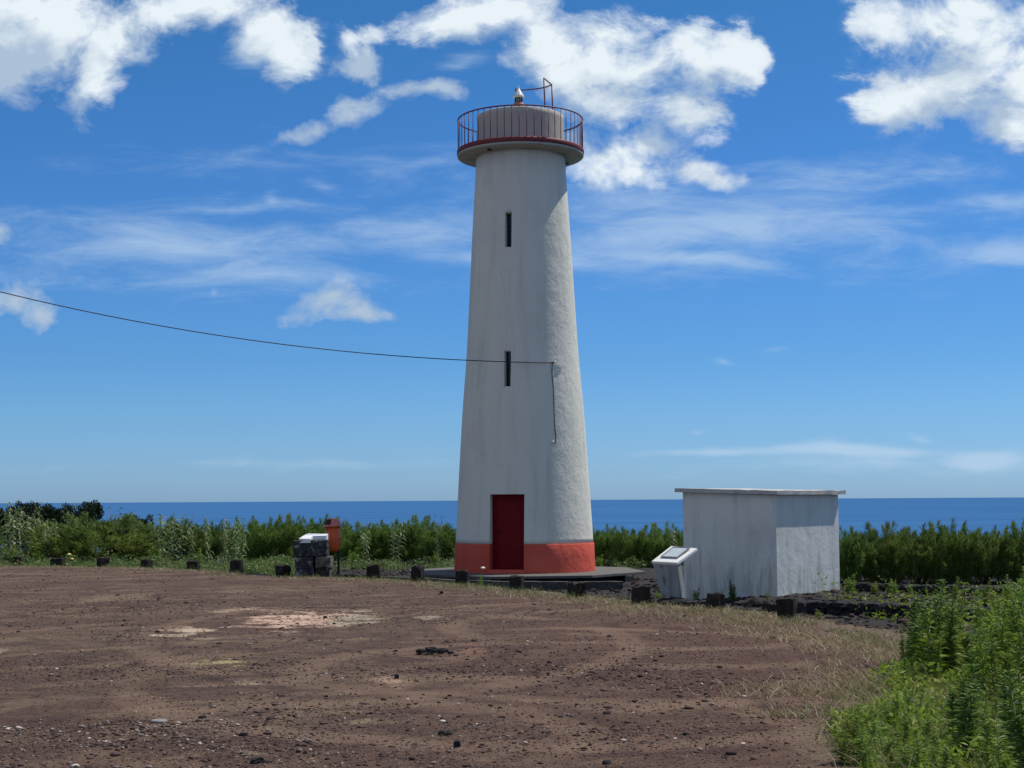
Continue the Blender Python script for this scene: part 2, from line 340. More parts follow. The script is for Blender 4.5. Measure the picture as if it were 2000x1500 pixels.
# numpy value noise
_rs = np.random.RandomState(5); _G = _rs.rand(256, 256)
def vnoise(x, y):
    xi = np.floor(x).astype(int); yi = np.floor(y).astype(int); fx = x - xi; fy = y - yi
    fx = fx * fx * (3 - 2 * fx); fy = fy * fy * (3 - 2 * fy); g = lambda a, b: _G[a % 256, b % 256]
    return (g(xi, yi) * (1 - fx) + g(xi + 1, yi) * fx) * (1 - fy) + (g(xi, yi + 1) * (1 - fx) + g(xi + 1, yi + 1) * fx) * fy
def fbm(x, y, o=4):
    s = 0; a = 0.5
    for i in range(o): s = s + a * vnoise(x * 2 ** i + 17 * i, y * 2 ** i + 31 * i); a *= 0.5
    return s
def sst(x, a, b): t = np.clip((x - a) / (b - a), 0, 1); return t * t * (3 - 2 * t)

# ------------------------------------------------------------------ ground and sea
EDGE = [gp(X, Y) for X, Y in ((-3000, 1085), (-500, 1103), (31, 1106), (199, 1108), (375, 1113), (551, 1125), (728, 1131), (902, 1143), (1009, 1153), (1127, 1166), (1254, 1183), (1400, 1193), (1540, 1212), (1700, 1238), (1790, 1265))]
EDGE = [(p.x, p.y) for p in EDGE] + [(4.7, 15.8), (3.55, 14.0), (2.55, 11.8), (2.2, 10.5), (2.1, 9.0), (2.3, 5), (2.4, 0), (3, -60)]
def edge_dist(x, y):             # positive outside the lot
    x = np.asarray(x, float); y = np.asarray(y, float); best = np.full(x.shape, 1e9); sg = np.ones(x.shape)
    for (ax, ay), (bx, by) in zip(EDGE[:-1], EDGE[1:]):
        ex, ey = bx - ax, by - ay; t = np.clip(((x - ax) * ex + (y - ay) * ey) / (ex * ex + ey * ey), 0, 1)
        d = np.hypot(x - ax - t * ex, y - ay - t * ey); c = ex * (y - ay) - ey * (x - ax)
        m = d < best; best = np.where(m, d, best); sg = np.where(m, np.sign(c), sg)
    return best * sg
def height(x, y):
    x = np.asarray(x, float); y = np.asarray(y, float); s = edge_dist(x, y)
    A = 0.02 + 0.10 * sst(y, 17, 24) + 0.10 * sst(y, 27, 31)
    h = -A * sst(s, 0.1, 1.6) - 0.13 * sst(y, 33, 37) * sst(s, 0, 2)
    h += 0.10 * sst(x, 3.2, 4.2) * sst(y, 24.5, 25.2) * (1 - sst(y, 33, 37))
    rough = (fbm(x * 0.8, y * 0.8, 4) - 0.47) * 0.05 + (fbm(x * 3.1, y * 3.1 + 9, 4) - 0.46) * 0.045 + np.clip(fbm(x * 9 + 3, y * 9, 2) - 0.42, 0, 1) * 0.035 * sst(40 - y, 0, 10)
    h += rough * (0.7 + 1.6 * sst(s, 0.2, 1.0)) * sst(80 - y, 0, 20)
    far = np.clip(y - 62, 0, None); h -= 0.05 * far + 0.25 * np.clip(y - 110, 0, None) ** 1.05 * 0.8
    return np.maximum(h, -95)
def H(x, y): return float(height(np.array([x]), np.array([y]))[0])
def axis(lo, hi, fine_lo, fine_hi, step, grow):
    a = list(np.arange(fine_lo, fine_hi, step)); s = step; v = fine_hi
    while v < hi: a.append(v); s *= grow; v += s
    a.append(hi); s = step; v = fine_lo - step; b = []
    while v > lo: b.append(v); s *= grow; v -= s
    b.append(lo); return np.array(sorted(b) + a)
gx = axis(-700, 700, -7.5, 7.5, 0.05, 1.07); gy = axis(-60, 560, 9, 26, 0.045, 1.025)
GX, GY = np.meshgrid(gx, gy); GZ = height(GX, GY)
nx, ny = len(gx), len(gy); V = np.stack([GX.ravel(), GY.ravel(), GZ.ravel()], 1)
ii = (np.arange(ny - 1)[:, None] * nx + np.arange(nx - 1)[None, :]).ravel(); Q = np.stack([ii, ii + 1, ii + nx + 1, ii + nx], 1)

m, t = new_mat('lot_ground'); P_ = t.coord('Object'); px_, py_, pz_ = t.sep(P_)
zone = t.attr('tone')[2]        # metres outside the lot edge (clamped)
# swirling wheel marks: noise laid along arcs round a turning centre
cx_, cy_ = 1.2, 9.0
rel = t.vec('SUBTRACT', P_, (cx_, cy_, 0)); wob = t.noise(P_, 0.35, 3, 0.5)
rad = t.math('ADD', t.vec('LENGTH', t.vec('MULTIPLY', rel, (1, 1, 0))), t.math('MULTIPLY', wob, 2.2))
rx_, ry_, _z = t.sep(rel); ang = t.math('ARCTAN2', ry_, rx_)
arc = t.comb(t.math('MULTIPLY', rad, 1.5), t.math('MULTIPLY', ang, 1.6), 0.0)
track = t.noise(arc, 1.0, 6, 0.6, 0.3)
rel2 = t.vec('SUBTRACT', P_, (-6.0, 27.0, 0)); rad2 = t.math('ADD', t.vec('LENGTH', t.vec('MULTIPLY', rel2, (1, 1, 0))), t.math('MULTIPLY', wob, 1.2))
r2x, r2y, _z2 = t.sep(rel2); arc2 = t.comb(t.math('MULTIPLY', rad2, 3.2), t.math('MULTIPLY', t.math('ARCTAN2', r2y, r2x), 1.2), 0.0)
ruts = t.math('MULTIPLY', t.step(t.noise(arc2, 1.0, 3, 0.5, 0.1), 0.52, 0.62), t.step(t.noise(P_, 0.28, 2, 0.5), 0.46, 0.58))
big = t.noise(P_, 0.33, 5, 0.6, 0.4); midn = t.noise(P_, 1.6, 6, 0.65); fine = t.noise(P_, 13, 6, 0.72); grit = t.noise(P_, 55, 4, 0.7)
dirt = t.mix(t.step(big, 0.36, 0.64), (0.108, 0.069, 0.057), (0.138, 0.098, 0.076))
dirt = t.mix(t.math('MULTIPLY', t.step(track, 0.49, 0.64), 0.75), dirt, (0.225, 0.162, 0.120))
dirt = t.mix(t.math('MULTIPLY', ruts, 0.6), dirt, (0.24, 0.175, 0.13))
dirt = t.mix(t.math('MULTIPLY', t.step(midn, 0.47, 0.62), 0.7), dirt, (0.070, 0.047, 0.043))
dirt = t.mix(t.math('MULTIPLY', t.step(px_, -2.5, 3.5), 0.55), dirt, (0.110, 0.055, 0.047))
dirt = t.mix(t.math('MULTIPLY', t.step(fine, 0.47, 0.62), 0.7), dirt, (0.050, 0.036, 0.034))
dirt = t.mix(t.math('MULTIPLY', t.step(grit, 0.54, 0.70), 0.6), dirt, (0.30, 0.24, 0.19))
# wheel marks of turning vehicles: broken rings worn into the dirt
wearn = t.noise(P_, 0.55, 4, 0.6); edge_n = t.math('MULTIPLY', t.math('SUBTRACT', t.noise(P_, 2.2, 4, 0.6), 0.5), 0.55)
ringh = None
for (qx, qy, rads, a_) in ((0.4, 15.6, (2.5, 4.1), 0.6), (-3.6, 18.5, (3.4, 5.0), 0.5), (1.9, 20.8, (2.7, 4.3, 6.6), 0.5), (-1.2, 11.2, (1.7, 3.3), 0.5)):
    dd = t.math('ADD', t.vec('LENGTH', t.vec('MULTIPLY', t.vec('SUBTRACT', P_, (qx, qy, 0)), (1, .85, 0))), edge_n)
    for q_ in rads:
        w_ = t.step(t.math('ABSOLUTE', t.math('SUBTRACT', dd, q_)), 0.27, 0.10); m_ = t.math('MULTIPLY', w_, t.step(t.noise(t.vec('ADD', P_, (q_ * 7, qx, 0)), 0.32, 2, 0.5), 0.44, 0.56))
        dirt = t.mix(t.math('MULTIPLY', m_, a_), dirt, (0.225, 0.160, 0.122)); ringh = m_ if ringh is None else t.math('MAXIMUM', ringh, m_)
        e2 = t.math('MULTIPLY', t.step(t.math('ABSOLUTE', t.math('SUBTRACT', dd, q_ + 0.36)), 0.13, 0.04), t.step(wearn, 0.45, 0.6)); dirt = t.mix(t.math('MULTIPLY', e2, 0.45), dirt, (0.062, 0.040, 0.036))
def patch_(X0, Y0, X1, Y1, col, amt, lo=0.05, hi=0.35, nk=1.4, rot=0.0):
    global dirt
    Xc, Yc = (X0 + X1) / 2, (Y0 + Y1) / 2; c = gp(Xc, Yc); a = abs(gp(X1, Yc).x - gp(X0, Yc).x) / 2; b = abs(gp(Xc, Y0).y - gp(Xc, Y1).y) / 2
    mp = t.mapping(P_, (c.x, c.y, 0), (0, 0, rot), (a, b, 1), 'TEXTURE'); mp = t.vec('MULTIPLY', mp, (1, 1, 0))
    d = t.math('SUBTRACT', 1.0, t.math('MULTIPLY', t.vec('LENGTH', mp), 0.8))
    n = t.math('ADD', t.math('MULTIPLY', t.math('SUBTRACT', t.noise(t.mapping(P_, scale=(.8, 1, 1)), 2.3, 7, 0.66), 0.5), nk * 2.3), t.math('MULTIPLY', t.math('SUBTRACT', t.noise(P_, 14, 5, 0.7), 0.5), 1.3))
    f = t.math('MULTIPLY', t.step(t.math('ADD', d, n), 0.42, 0.85), amt)
    f = t.math('MULTIPLY', f, t.step(d, -0.05, 0.45))
    dirt = t.mix(f, dirt, col)
for a in ((430, 1186, 740, 1234, (0.62, 0.45, 0.37), 0.95), (620, 1196, 760, 1226, (0.38, 0.36, 0.29), 0.8), (400, 1184, 560, 1200, (0.55, 0.44, 0.34), 0.6),
          (270, 1220, 450, 1244, (0.56, 0.46, 0.36), 0.9), (350, 1240, 430, 1256, (0.36, 0.30, 0.24), 0.6),
          (355, 1280, 530, 1306, (0.42, 0.36, 0.20), 0.85), (430, 1325, 560, 1345, (0.40, 0.31, 0.24), 0.6), (690, 1312, 830, 1348, (0.42, 0.31, 0.235), 0.75, ), (640, 1400, 800, 1420, (0.34, 0.29, 0.20), 0.5),
          (805, 1200, 870, 1214, (0.42, 0.37, 0.30), 0.7), (880, 1255, 960, 1290, (0.30, 0.17, 0.13), 0.5), (420, 1460, 560, 1480, (0.38, 0.31, 0.22), 0.5), (690, 1188, 740, 1200, (0.4, 0.35, 0.28), 0.5), (-60,1265,40,1282,(.36,.29,.23),.6), (120,1150,330,1185,(.24,.18,.14),.6)):
    patch_(*a)
drysoil = t.mix(t.step(fine, 0.35, 0.65), (0.20, 0.15, 0.10), (0.11, 0.085, 0.062))
cinder = t.mix(t.step(fine, 0.40, 0.66), (0.030, 0.028, 0.029), (0.060, 0.054, 0.052)); cinder = t.mix(t.math('MULTIPLY', t.step(midn, 0.55, 0.7), 0.4), cinder, (0.10, 0.09, 0.07))
zn = t.math('ADD', zone, t.math('MULTIPLY', t.math('SUBTRACT', midn, 0.5), 1.6))
dirt = t.mix(1.0, dirt, (0.95, 0.89, 0.81), 'MULTIPLY')
c = t.mix(t.math('MULTIPLY', t.step(zn, -0.55, 0.05), 0.85), dirt, drysoil)
c = t.mix(t.step(zn, 0.45, 0.95), c, cinder)
green = t.step(py_, 70, 100); c = t.mix(green, c, (0.05, 0.075, 0.025))
nn = t.bump(midn, 0.7, 0.10); nn = t.bump(track, 0.45, 0.10, nn); nn = t.bump(t.math('MULTIPLY', ruts, -1.0), 0.6, 0.05, nn); nn = t.bump(t.math('MULTIPLY', ringh, -1.0), 0.6, 0.04, nn); nn = t.bump(fine, 0.9, 0.035, nn); nn = t.bump(grit, 0.8, 0.010, nn)
setb(t, c, 0.95, nn, spec=0.12)
g = np_mesh('ground', V, Q, m, tone=np.clip(edge_dist(GX, GY).ravel(), -5, 5), smooth=True); tag(g, kind='structure')

SEA_Z = -80
ms, t = new_mat('sea_water'); P_ = t.coord('Object')
w1 = t.noise(t.mapping(P_, scale=(1, 1, 1)), 0.02, 6, 0.6); w2 = t.noise(t.mapping(P_, scale=(0.25, 1, 1)), 0.0016, 4, 0.6)
px_, py_, pz_ = t.sep(P_)
c = t.mix(t.step(w2, 0.35, 0.7), (0.040, 0.125, 0.285), (0.052, 0.150, 0.32))
setb(t, c, 0.55, t.bump(w1, 0.6, 3.0), spec=0.0); t.b.inputs['IOR'].default_value = 1.33
rr = [0.0] + list(np.geomspace(200, 200000, 30)); MBs = MB(); vs = []; fs = []
for r in rr: vs += [(r * math.cos(2 * math.pi * k / 96), r * math.sin(2 * math.pi * k / 96), SEA_Z) for k in range(96)]
fs = [(i * 96 + k, i * 96 + (k + 1) % 96, (i + 1) * 96 + (k + 1) % 96, (i + 1) * 96 + k) for i in range(1, len(rr) - 1) for k in range(96)] + [tuple(96 + k for k in range(96))]
vs2 = vs[96:]; fs = [tuple(j - 96 for j in f) for f in fs]
tag(MB().add(vs2, fs).build('sea', ms), kind='structure')

# ------------------------------------------------------------------ lighthouse
TD = 40.0
pb = at(1025, 1114, TD); ptp = at(1016.5, 300, TD)
LX = (ptp.x - pb.x) / (ptp.z - pb.z)             # the small lean
def ztower(Y, X=1020): return at(X, Y, TD).z
Z0 = pb.z
def tcx(z): return pb.x + LX * (z - Z0)
def rad_px(w, Y): p = at(1020, Y, TD); dep = (p - EYE).dot(fw); return w / 2 / F * dep
lh = empty('lighthouse', (pb.x, TD, Z0), 'tall tapering white lighthouse tower with red base band and railed gallery', 'lighthouse')
tc = (pb.x, TD, Z0)
zb = ztower(1059) - Z0; zplat_b = ztower(309) - Z0; zplat_t = ztower(294.5) - Z0; zdrum = ztower(228) - Z0; zrail = ztower(236) - Z0
R = lambda w, Y: (rad_px(w, Y), ztower(Y) - Z0)
prof = [(rad_px(269, 1059), zb), R(257, 960), R(247, 880), R(238, 810), R(219, 700), R(207, 600), R(195, 490), R(184, 400), (rad_px(175, 335), ztower(330) - Z0), (rad_px(173, 309), zplat_b + 0.01)]
# resample smoothly
zs = np.linspace(prof[0][1], prof[-1][1], 90); rs = np.interp(zs, [p[1] for p in prof], [p[0] for p in prof])
k = np.ones(9) / 9; rp = np.convolve(np.pad(rs, 4, 'edge'), k, 'valid'); rp[0] = rs[0]; rp[-1] = rs[-1]
sh = (LX, 0)
wall_o = MB().lathe(list(zip(rp, zs)), tc, 128, shear=sh).build('tower_wall', M_white, lh, True)
band_prof = [(rad_px(276, 1114), -0.02), (rad_px(276, 1114), 0.0), (rad_px(273, 1090), zb * 0.5), (rad_px(272, 1060), zb - 0.03), (rad_px(270, 1059), zb - 0.003)]
band_o = MB().lathe(band_prof, tc, 128, shear=sh).build('base_band', M_red, lh, True)
PHI = math.radians(-15.2)
ax_ = Vector((math.sin(PHI), -math.cos(PHI), 0)); sd_ = Vector((math.cos(PHI), math.sin(PHI), 0))
def cutter(zc, width, h, r_in, mat, off=0.0):
    c = Vector((tcx(Z0 + zc), TD, Z0 + zc)) + ax_ * (r_in + 1.2) + sd_ * off
    b = MB(); a = width / 2; lo = []; hi = []
    for s_, q in ((-a, -1.2), (a, -1.2), (a, 1.2), (-a, 1.2)):
        p = c + sd_ * s_ - ax_ * q * -1
        lo.append((p.x, p.y, c.z - h / 2)); hi.append((p.x, p.y, c.z + h / 2))
    me = bpy.data.meshes.new('cut'); b.hexa(lo, hi); me.from_pydata(b.v, [], b.f); me.materials.append(mat)
    import bmesh
    bm = bmesh.new(); bm.from_mesh(me); bmesh.ops.recalc_face_normals(bm, faces=bm.faces); bm.to_mesh(me); bm.free()
    return bpy.data.objects.new('cut', me)
def apply_cuts(o, cuts):
    for cobj in cuts:
        COL.objects.link(cobj)
        md = o.modifiers.new('b', 'BOOLEAN'); md.operation = 'DIFFERENCE'; md.solver = 'EXACT'; md.object = cobj
    dg = bpy.context.evaluated_depsgraph_get(); dg.update(); me = bpy.data.meshes.new_from_object(o.evaluated_get(dg))
    o.modifiers.clear(); o.data = me
    for cobj in cuts: bpy.data.objects.remove(cobj)
    me.polygons.foreach_set('use_smooth', [False] * len(me.polygons))
    sm = [abs(p.normal.z) < 0.3 and p.area < 0.05 for p in me.polygons]; me.polygons.foreach_set('use_smooth', sm)
door_t = ztower(966, 991) - Z0; door_b = at(991, 1112.5, TD - 1.5).z - Z0; DH = door_t - door_b; DZ = (door_t + door_b) / 2; DR = 1.40; DW = 0.885
def wins():
    out = []
    for (Y0_, Y1_) in ((415, 483), (686, 755)):
        rr_ = float(np.interp(ztower((Y0_ + Y1_) / 2) - Z0, zs, rp)) * .96; za, zb_ = at(992, Y1_, TD - rr_).z - Z0, at(992, Y0_, TD - rr_).z - Z0; rm = float(np.interp((za + zb_) / 2, zs, rp)); out.append((za, zb_, rm))
    return out
bpy.context.view_layer.update()
cuts = [cutter(DZ, DW, DH, DR, M_white)] + [cutter((a + b) / 2, 0.17, b - a, rm - 0.24, M_white) for a, b, rm in wins()]
apply_cuts(wall_o, cuts); apply_cuts(band_o, [cutter(DZ, DW, DH, DR, M_red)])
# door with frame, two ledged panels and handle
dc = Vector((tcx(Z0 + DZ), TD, Z0 + DZ)) + ax_ * (DR + 0.03)
def dbox(b, s0, s1, z0, z1, q0, q1):
    lo = []; hi = []
    for s_, q in ((s0, q1), (s1, q1), (s1, q0), (s0, q0)):
        p = dc + sd_ * s_ + ax_ * q; lo.append((p.x, p.y, dc.z + z0)); hi.append((p.x, p.y, dc.z + z1))
    b.hexa(lo, hi)
h2 = DH / 2 - 0.004; w2_ = DW / 2 - 0.004
leaf = MB(); dbox(leaf, -w2_ + 0.045, w2_ - 0.045, -h2 + 0.01, h2 - 0.045, -0.02, 0.02)
door = leaf.build('door', M_door, lh)
fr = MB(); dbox(fr, -w2_, -w2_ + 0.045, -h2, h2, -0.025, 0.045); dbox(fr, w2_ - 0.045, w2_, -h2, h2, -0.025, 0.045); dbox(fr, -w2_ + 0.046, w2_ - 0.046, h2 - 0.045, h2, -0.025, 0.045)
fr.build('door_frame', M_door, door)
pn = MB()
for z0_, z1_ in ((-h2 + 0.13, -0.09), (0.02, h2 - 0.16)):
    dbox(pn, -w2_ + 0.14, w2_ - 0.14, z0_, z1_, 0.021, 0.032)
pn.build('door_panel', M_door, door, bevel=0.006)
hd = MB(); p = dc + sd_ * (-w2_ + 0.12) + ax_ * 0.05; hd.tube([p, p + sd_ * 0.11], 0.011, 8); hd.tube([p - ax_ * 0.03, p], 0.012, 8); hd.build('door_handle', M_black, door, True)
for a, b, rm in wins():
    c0 = Vector((tcx(Z0 + (a + b) / 2), TD, Z0 + (a + b) / 2)) + ax_ * (rm - 0.225)
    wb = MB(); lo = []; hi = []; fb = MB(); hh = (b - a) / 2 - 0.003
    def wbox(mb_, s0, s1, z0, z1, q0, q1):
        lo = []; hi = []
        for s_, q in ((s0, q1), (s1, q1), (s1, q0), (s0, q0)):
            p = c0 + sd_ * s_ + ax_ * q; lo.append((p.x, p.y, c0.z + z0)); hi.append((p.x, p.y, c0.z + z1))
        mb_.hexa(lo, hi)
    wbox(wb, -0.07, 0.07, -hh + 0.01, hh - 0.01, -0.006, 0.0)
    wn = wb.build('slit_window', M_glass, lh)
    wbox(fb, -0.082, -0.066, -hh, hh, -0.01, 0.02); wbox(fb, 0.066, 0.082, -hh, hh, -0.01, 0.02); wbox(fb, -0.065, 0.065, -0.012, 0.012, 0.001, 0.02)
    fb.build('window_frame', M_black, wn)
# gallery slab: grey soffit and lower edge, red kerb
gt = (tcx(Z0 + zplat_b), TD, Z0)
RP = rad_px(247, 305)
MB().lathe([(1.0, zplat_b), (RP - 0.03, zplat_b), (RP - 0.008, zplat_b + 0.02), (RP - 0.005, zplat_b + 0.065), (RP - 0.03, zplat_b + 0.068)], gt, 128).build('gallery_floor', M_soffit, lh, True)
MB().lathe([(1.0, zplat_b + 0.069), (RP, zplat_b + 0.069), (RP + 0.008, zplat_b + 0.085), (RP + 0.008, zplat_t - 0.03), (RP - 0.01, zplat_t), (1.0, zplat_t)], gt, 128)  .build('gallery_kerb', M_kerb, lh, True)
sp = MB(); q = at(956, 296, 38.9); sp.lathe([(0.05, -0.03), (0.06, 0), (0.06, 0.02)], (q.x, q.y, Z0 + zplat_b - 0.01), 16); 
sp.build('soffit_fitting', M_black, lh); sp = MB(); q = at(1104, 318, 40.5); sp.tube([(q.x, q.y, Z0 + zplat_b - 0.04), (q.x + 0.1, q.y, Z0 + zplat_b - 0.04)], 0.022, 8); sp.build('soffit_fitting', M_black, lh)
RD = rad_px(169, 250)
zz = np.linspace(zplat_t - 0.02, zdrum, 8)
MB().lathe([(RD, z) for z in zz[:-1]] + [(RD, zdrum - 0.02), (RD - 0.03, zdrum)], gt, 96).build('upper_drum', M_drum, lh, True)
# railing
RR = rad_px(243, 240); NB = 54
rl = MB(); ring = [(gt[0] + RR * math.cos(2 * math.pi * k / 108), TD + RR * math.sin(2 * math.pi * k / 108), Z0 + zrail) for k in range(108)]
rl.tube(ring, 0.019, 8, True); rail = rl.build('railing', M_redmetal, lh, True)
for k in range(NB):
    a = 2 * math.pi * (k + 0.3) / NB; x, y = gt[0] + RR * math.cos(a), TD + RR * math.sin(a)
    MB().tube([(x, y, Z0 + zplat_t - 0.015), (x, y, Z0 + zrail)], 0.0105, 6).build('baluster', M_redmetal, rail, True)
# small lantern on the drum roof
lz = Z0 + zdrum; lp = at(1013.0, 200, TD)
lan = MB(); Zc = lambda Y: at(1013, Y, TD).z - lz
lan.lathe([(0.17, -0.005), (0.17, Zc(206)), (0.15, Zc(204)), (0.105, Zc(200))], (lp.x, TD, lz), 32)
lb = lan.build('lantern_base', simple('faded_pink_render', (0.50, 0.20, 0.15), 0.8), lh, True)
MB().lathe([(0.088, Zc(200)), (0.088, Zc(190))], (lp.x, TD, lz), 24).build('lantern_glass', M_lens, lb, True)
bars = MB()
for k in range(10):
    a = 2 * math.pi * k / 10; bars.box((lp.x + 0.094 * math.cos(a), TD + 0.094 * math.sin(a), lz + (Zc(200) + Zc(190)) / 2), (0.020, 0.020, Zc(190) - Zc(200) - 0.004), a)
bars.build('glazing_bars', M_black, lb)
MB().lathe([(0.11, Zc(191)), (0.155, Zc(190.3)), (0.153, Zc(189)), (0.128, Zc(185.5)), (0.078, Zc(179.5)), (0.032, Zc(174)), (0.016, Zc(172.6)), (0.011, Zc(168.5)), (0.003, Zc(168))], (lp.x, TD, lz), 32).build('lantern_cap', M_cap, lb, True)
# climbing hoop over the hatch
n1_ = at(1062, 152.5, 39.62); f1_ = at(1077.5, 165.5, 40.28)
hp = MB()
hp.tube([(n1_.x + .03, n1_.y, lz - 0.01), n1_], 0.018, 8); hp.tube([(f1_.x + .03, f1_.y, lz - 0.01), f1_], 0.018, 8); hp.tube([n1_, f1_], 0.018, 8)
arcp = [f1_] + [gp(X, Y, f1_.z) for X, Y in ((1068, 169.5), (1055, 172.5), (1042, 174.3), (1030, 175.3), (1020, 176), (1008, 176))]
for q in arcp: q.y = min(q.y, 41.0)
hp.tube(arcp, 0.018, 8); q = arcp[-1]; hp.box((q.x, q.y, q.z), (0.05, 0.05, 0.09)); hp.build('access_hoop', M_redmetal, lh, True)
# cable on the tower wall
def on_tower(X, Y, out=0.012):
    v = ray(X, Y); d = 38.0
    for _ in range(400):
        p = at(X, Y, d); z = p.z - Z0; r = float(np.interp(z, zs, rp)); 
        if math.hypot(p.x - tcx(p.z), p.y - TD) <= r + out: break
        d += 0.005
    return p
cb = MB(); cb.tube([on_tower(X, Y, 0.010) for X, Y in ((1079, 709), (1078, 722), (1079, 740), (1081, 760), (1082, 785), (1082.5, 810), (1084, 838), (1086, 856), (1084.5, 866))], 0.010, 6)
cb.build('wall_cable', M_black, lh, True)
br = MB(); q = on_tower(1082, 708, 0.0); br.tube([q, q + Vector((-0.02, -0.09, 0.01))], 0.02, 8); br.tube([q + Vector((-0.1, -0.05, 0)), q + Vector((0.08, -0.03, 0.02))], 0.014, 8); br.build('cable_bracket', M_steel, lh, True)
kn = MB(); q = on_tower(1080, 863.5, 0.015); kn.lathe([(0.01, -0.035), (0.03, -0.026), (0.038, 0), (0.03, 0.026), (0.01, 0.035)], q, 16); kn.build('wall_fitting', M_knob, lh, True)
lz_ = on_tower(1085, 715, 0.0); lo_ = MB(); lo_.tube([on_tower(X, Y, 0.015) for X, Y in ((1084, 709), (1093, 712), (1098, 719), (1094, 725), (1086, 722))], 0.008, 6); lo_.build('cable_loop', M_knob, lh, True)

wl = MB(); w0 = at(1079, 708.5, on_tower(1079, 709).y - 0.07); pts = []
for X in np.linspace(1079, -1500, 70):
    e = 1079 - X; Y = 708.5 - 0.000109 * e * e - 0.0109 * e; pts.append(at(X, Y, w0.y - 5.5 * e / 1280))
wl.tube(pts, 0.0115, 6); tag(wl.build('overhead_cable', M_black, None, True), 'thin black overhead cable sagging from the left to the lighthouse wall', 'cable')

# octagonal apron
OC = (pb.x, TD - 0.02); rot8 = math.radians(22.5 + 8)
ap = empty('concrete_apron', (OC[0], OC[1], Z0), 'low grey concrete slab on which the lighthouse stands', 'slab')
o8 = lambda r, z0, z1, n=8: MB().lathe([(r, z0), (r, z1)], (OC[0], OC[1], Z0), n, rot=rot8)
o8(3.15, -0.07, -0.002).build('slab', M_concrete, ap, bevel=0.01); o8(2.85, -0.6, -0.071).build('footing', M_lava, ap)  # footing coloured black to read as the shadow gap under the slab
bk = MB(); q = gp(1222, 1128, Z0 - 0.2); bk.box((q.x - .05, 38.6, Z0 - 0.25), (0.22, 0.25, 0.34), 0.2); bk.build('support_block', M_concrete, ap, bevel=0.01)

# ------------------------------------------------------------------ shed
sC = gp(1518, 1170, -0.06); A51 = math.radians(50)
uR = Vector((math.cos(A51), math.sin(A51), 0)); uL = Vector((-math.sin(A51), math.cos(A51), 0)); LLn = LRn = 1.0
for _ in range(300):
    q = sC + uL * LLn; v = q - EYE
    if 1000 + F * v.dot(RT) / v.dot(fw) <= 1336.5: break
    LLn += 0.01
for _ in range(300):            # length of the right face so that its far edge meets the sight line
    q = sC + uR * LRn; v = q - EYE; X = 1000 + F * v.dot(RT) / v.dot(fw)
    if X >= 1641: break
    LRn += 0.01
shed = empty('utility_shed', sC, 'small flat roofed white rendered shed, stained at its foot', 'shed')
topz = lambda p, X, Y: at(X, Y, p.y).z
A_, B_, C_ = sC, sC + uL * LLn, sC + uR * LRn; D_ = B_ + uR * LRn
zc, zl, zr = topz(A_, 1518, 966.5), topz(B_, 1335, 961.5), topz(C_, 1643, 966); zd = zl + zr - zc
lowz = -0.35
def up(p, z): return (p.x, p.y, z)
MB().hexa([up(A_, lowz), up(C_, lowz), up(D_, lowz), up(B_, lowz)], [up(A_, zc), up(C_, zr), up(D_, zd), up(B_, zl)]).build('wall', M_shed, shed, bevel=0.012)
ov = 0.105; th = 0.075
def roofc(p, sl_, sr_, z, ol=None, orr=None): q = p + uL * (sl_ * ov) + uR * (sr_ * ov); return q
ra, rc, rd, rb_ = roofc(A_, -1, -1, 0), roofc(C_, -1, 1, 0), roofc(D_, 1, 1, 0), roofc(B_, 1, -1, 0)
rf = MB(); n_ = 14
# roof slab with a slightly uneven edge
rng = random.Random(4)
def edgepts(p, q, zp, zq): return [(p.lerp(q, i / n_), zp + (zq - zp) * i / n_) for i in range(n_)]
loop = edgepts(ra, rc, zc, zr) + edgepts(rc, rd, zr, zd) + edgepts(rd, rb_, zd, zl) + edgepts(rb_, ra, zl, zc)
cen = (ra + rc + rd + rb_) / 4; vs = []; 
for p, z in loop:
    j = rng.uniform(-0.006, 0.006); vs.append((p.x + j, p.y + j, z + 0.003))
for p, z in loop:
    j = rng.uniform(-0.006, 0.006); vs.append((p.x + j, p.y, z + th + rng.uniform(-0.005, 0.004)))
n4 = len(loop); fs = [(i, (i + 1) % n4, n4 + (i + 1) % n4, n4 + i) for i in range(n4)] + [tuple(range(n4))[::-1], tuple(range(n4, 2 * n4))]
rf.add(vs, fs).build('roof_slab', M_roof, shed)

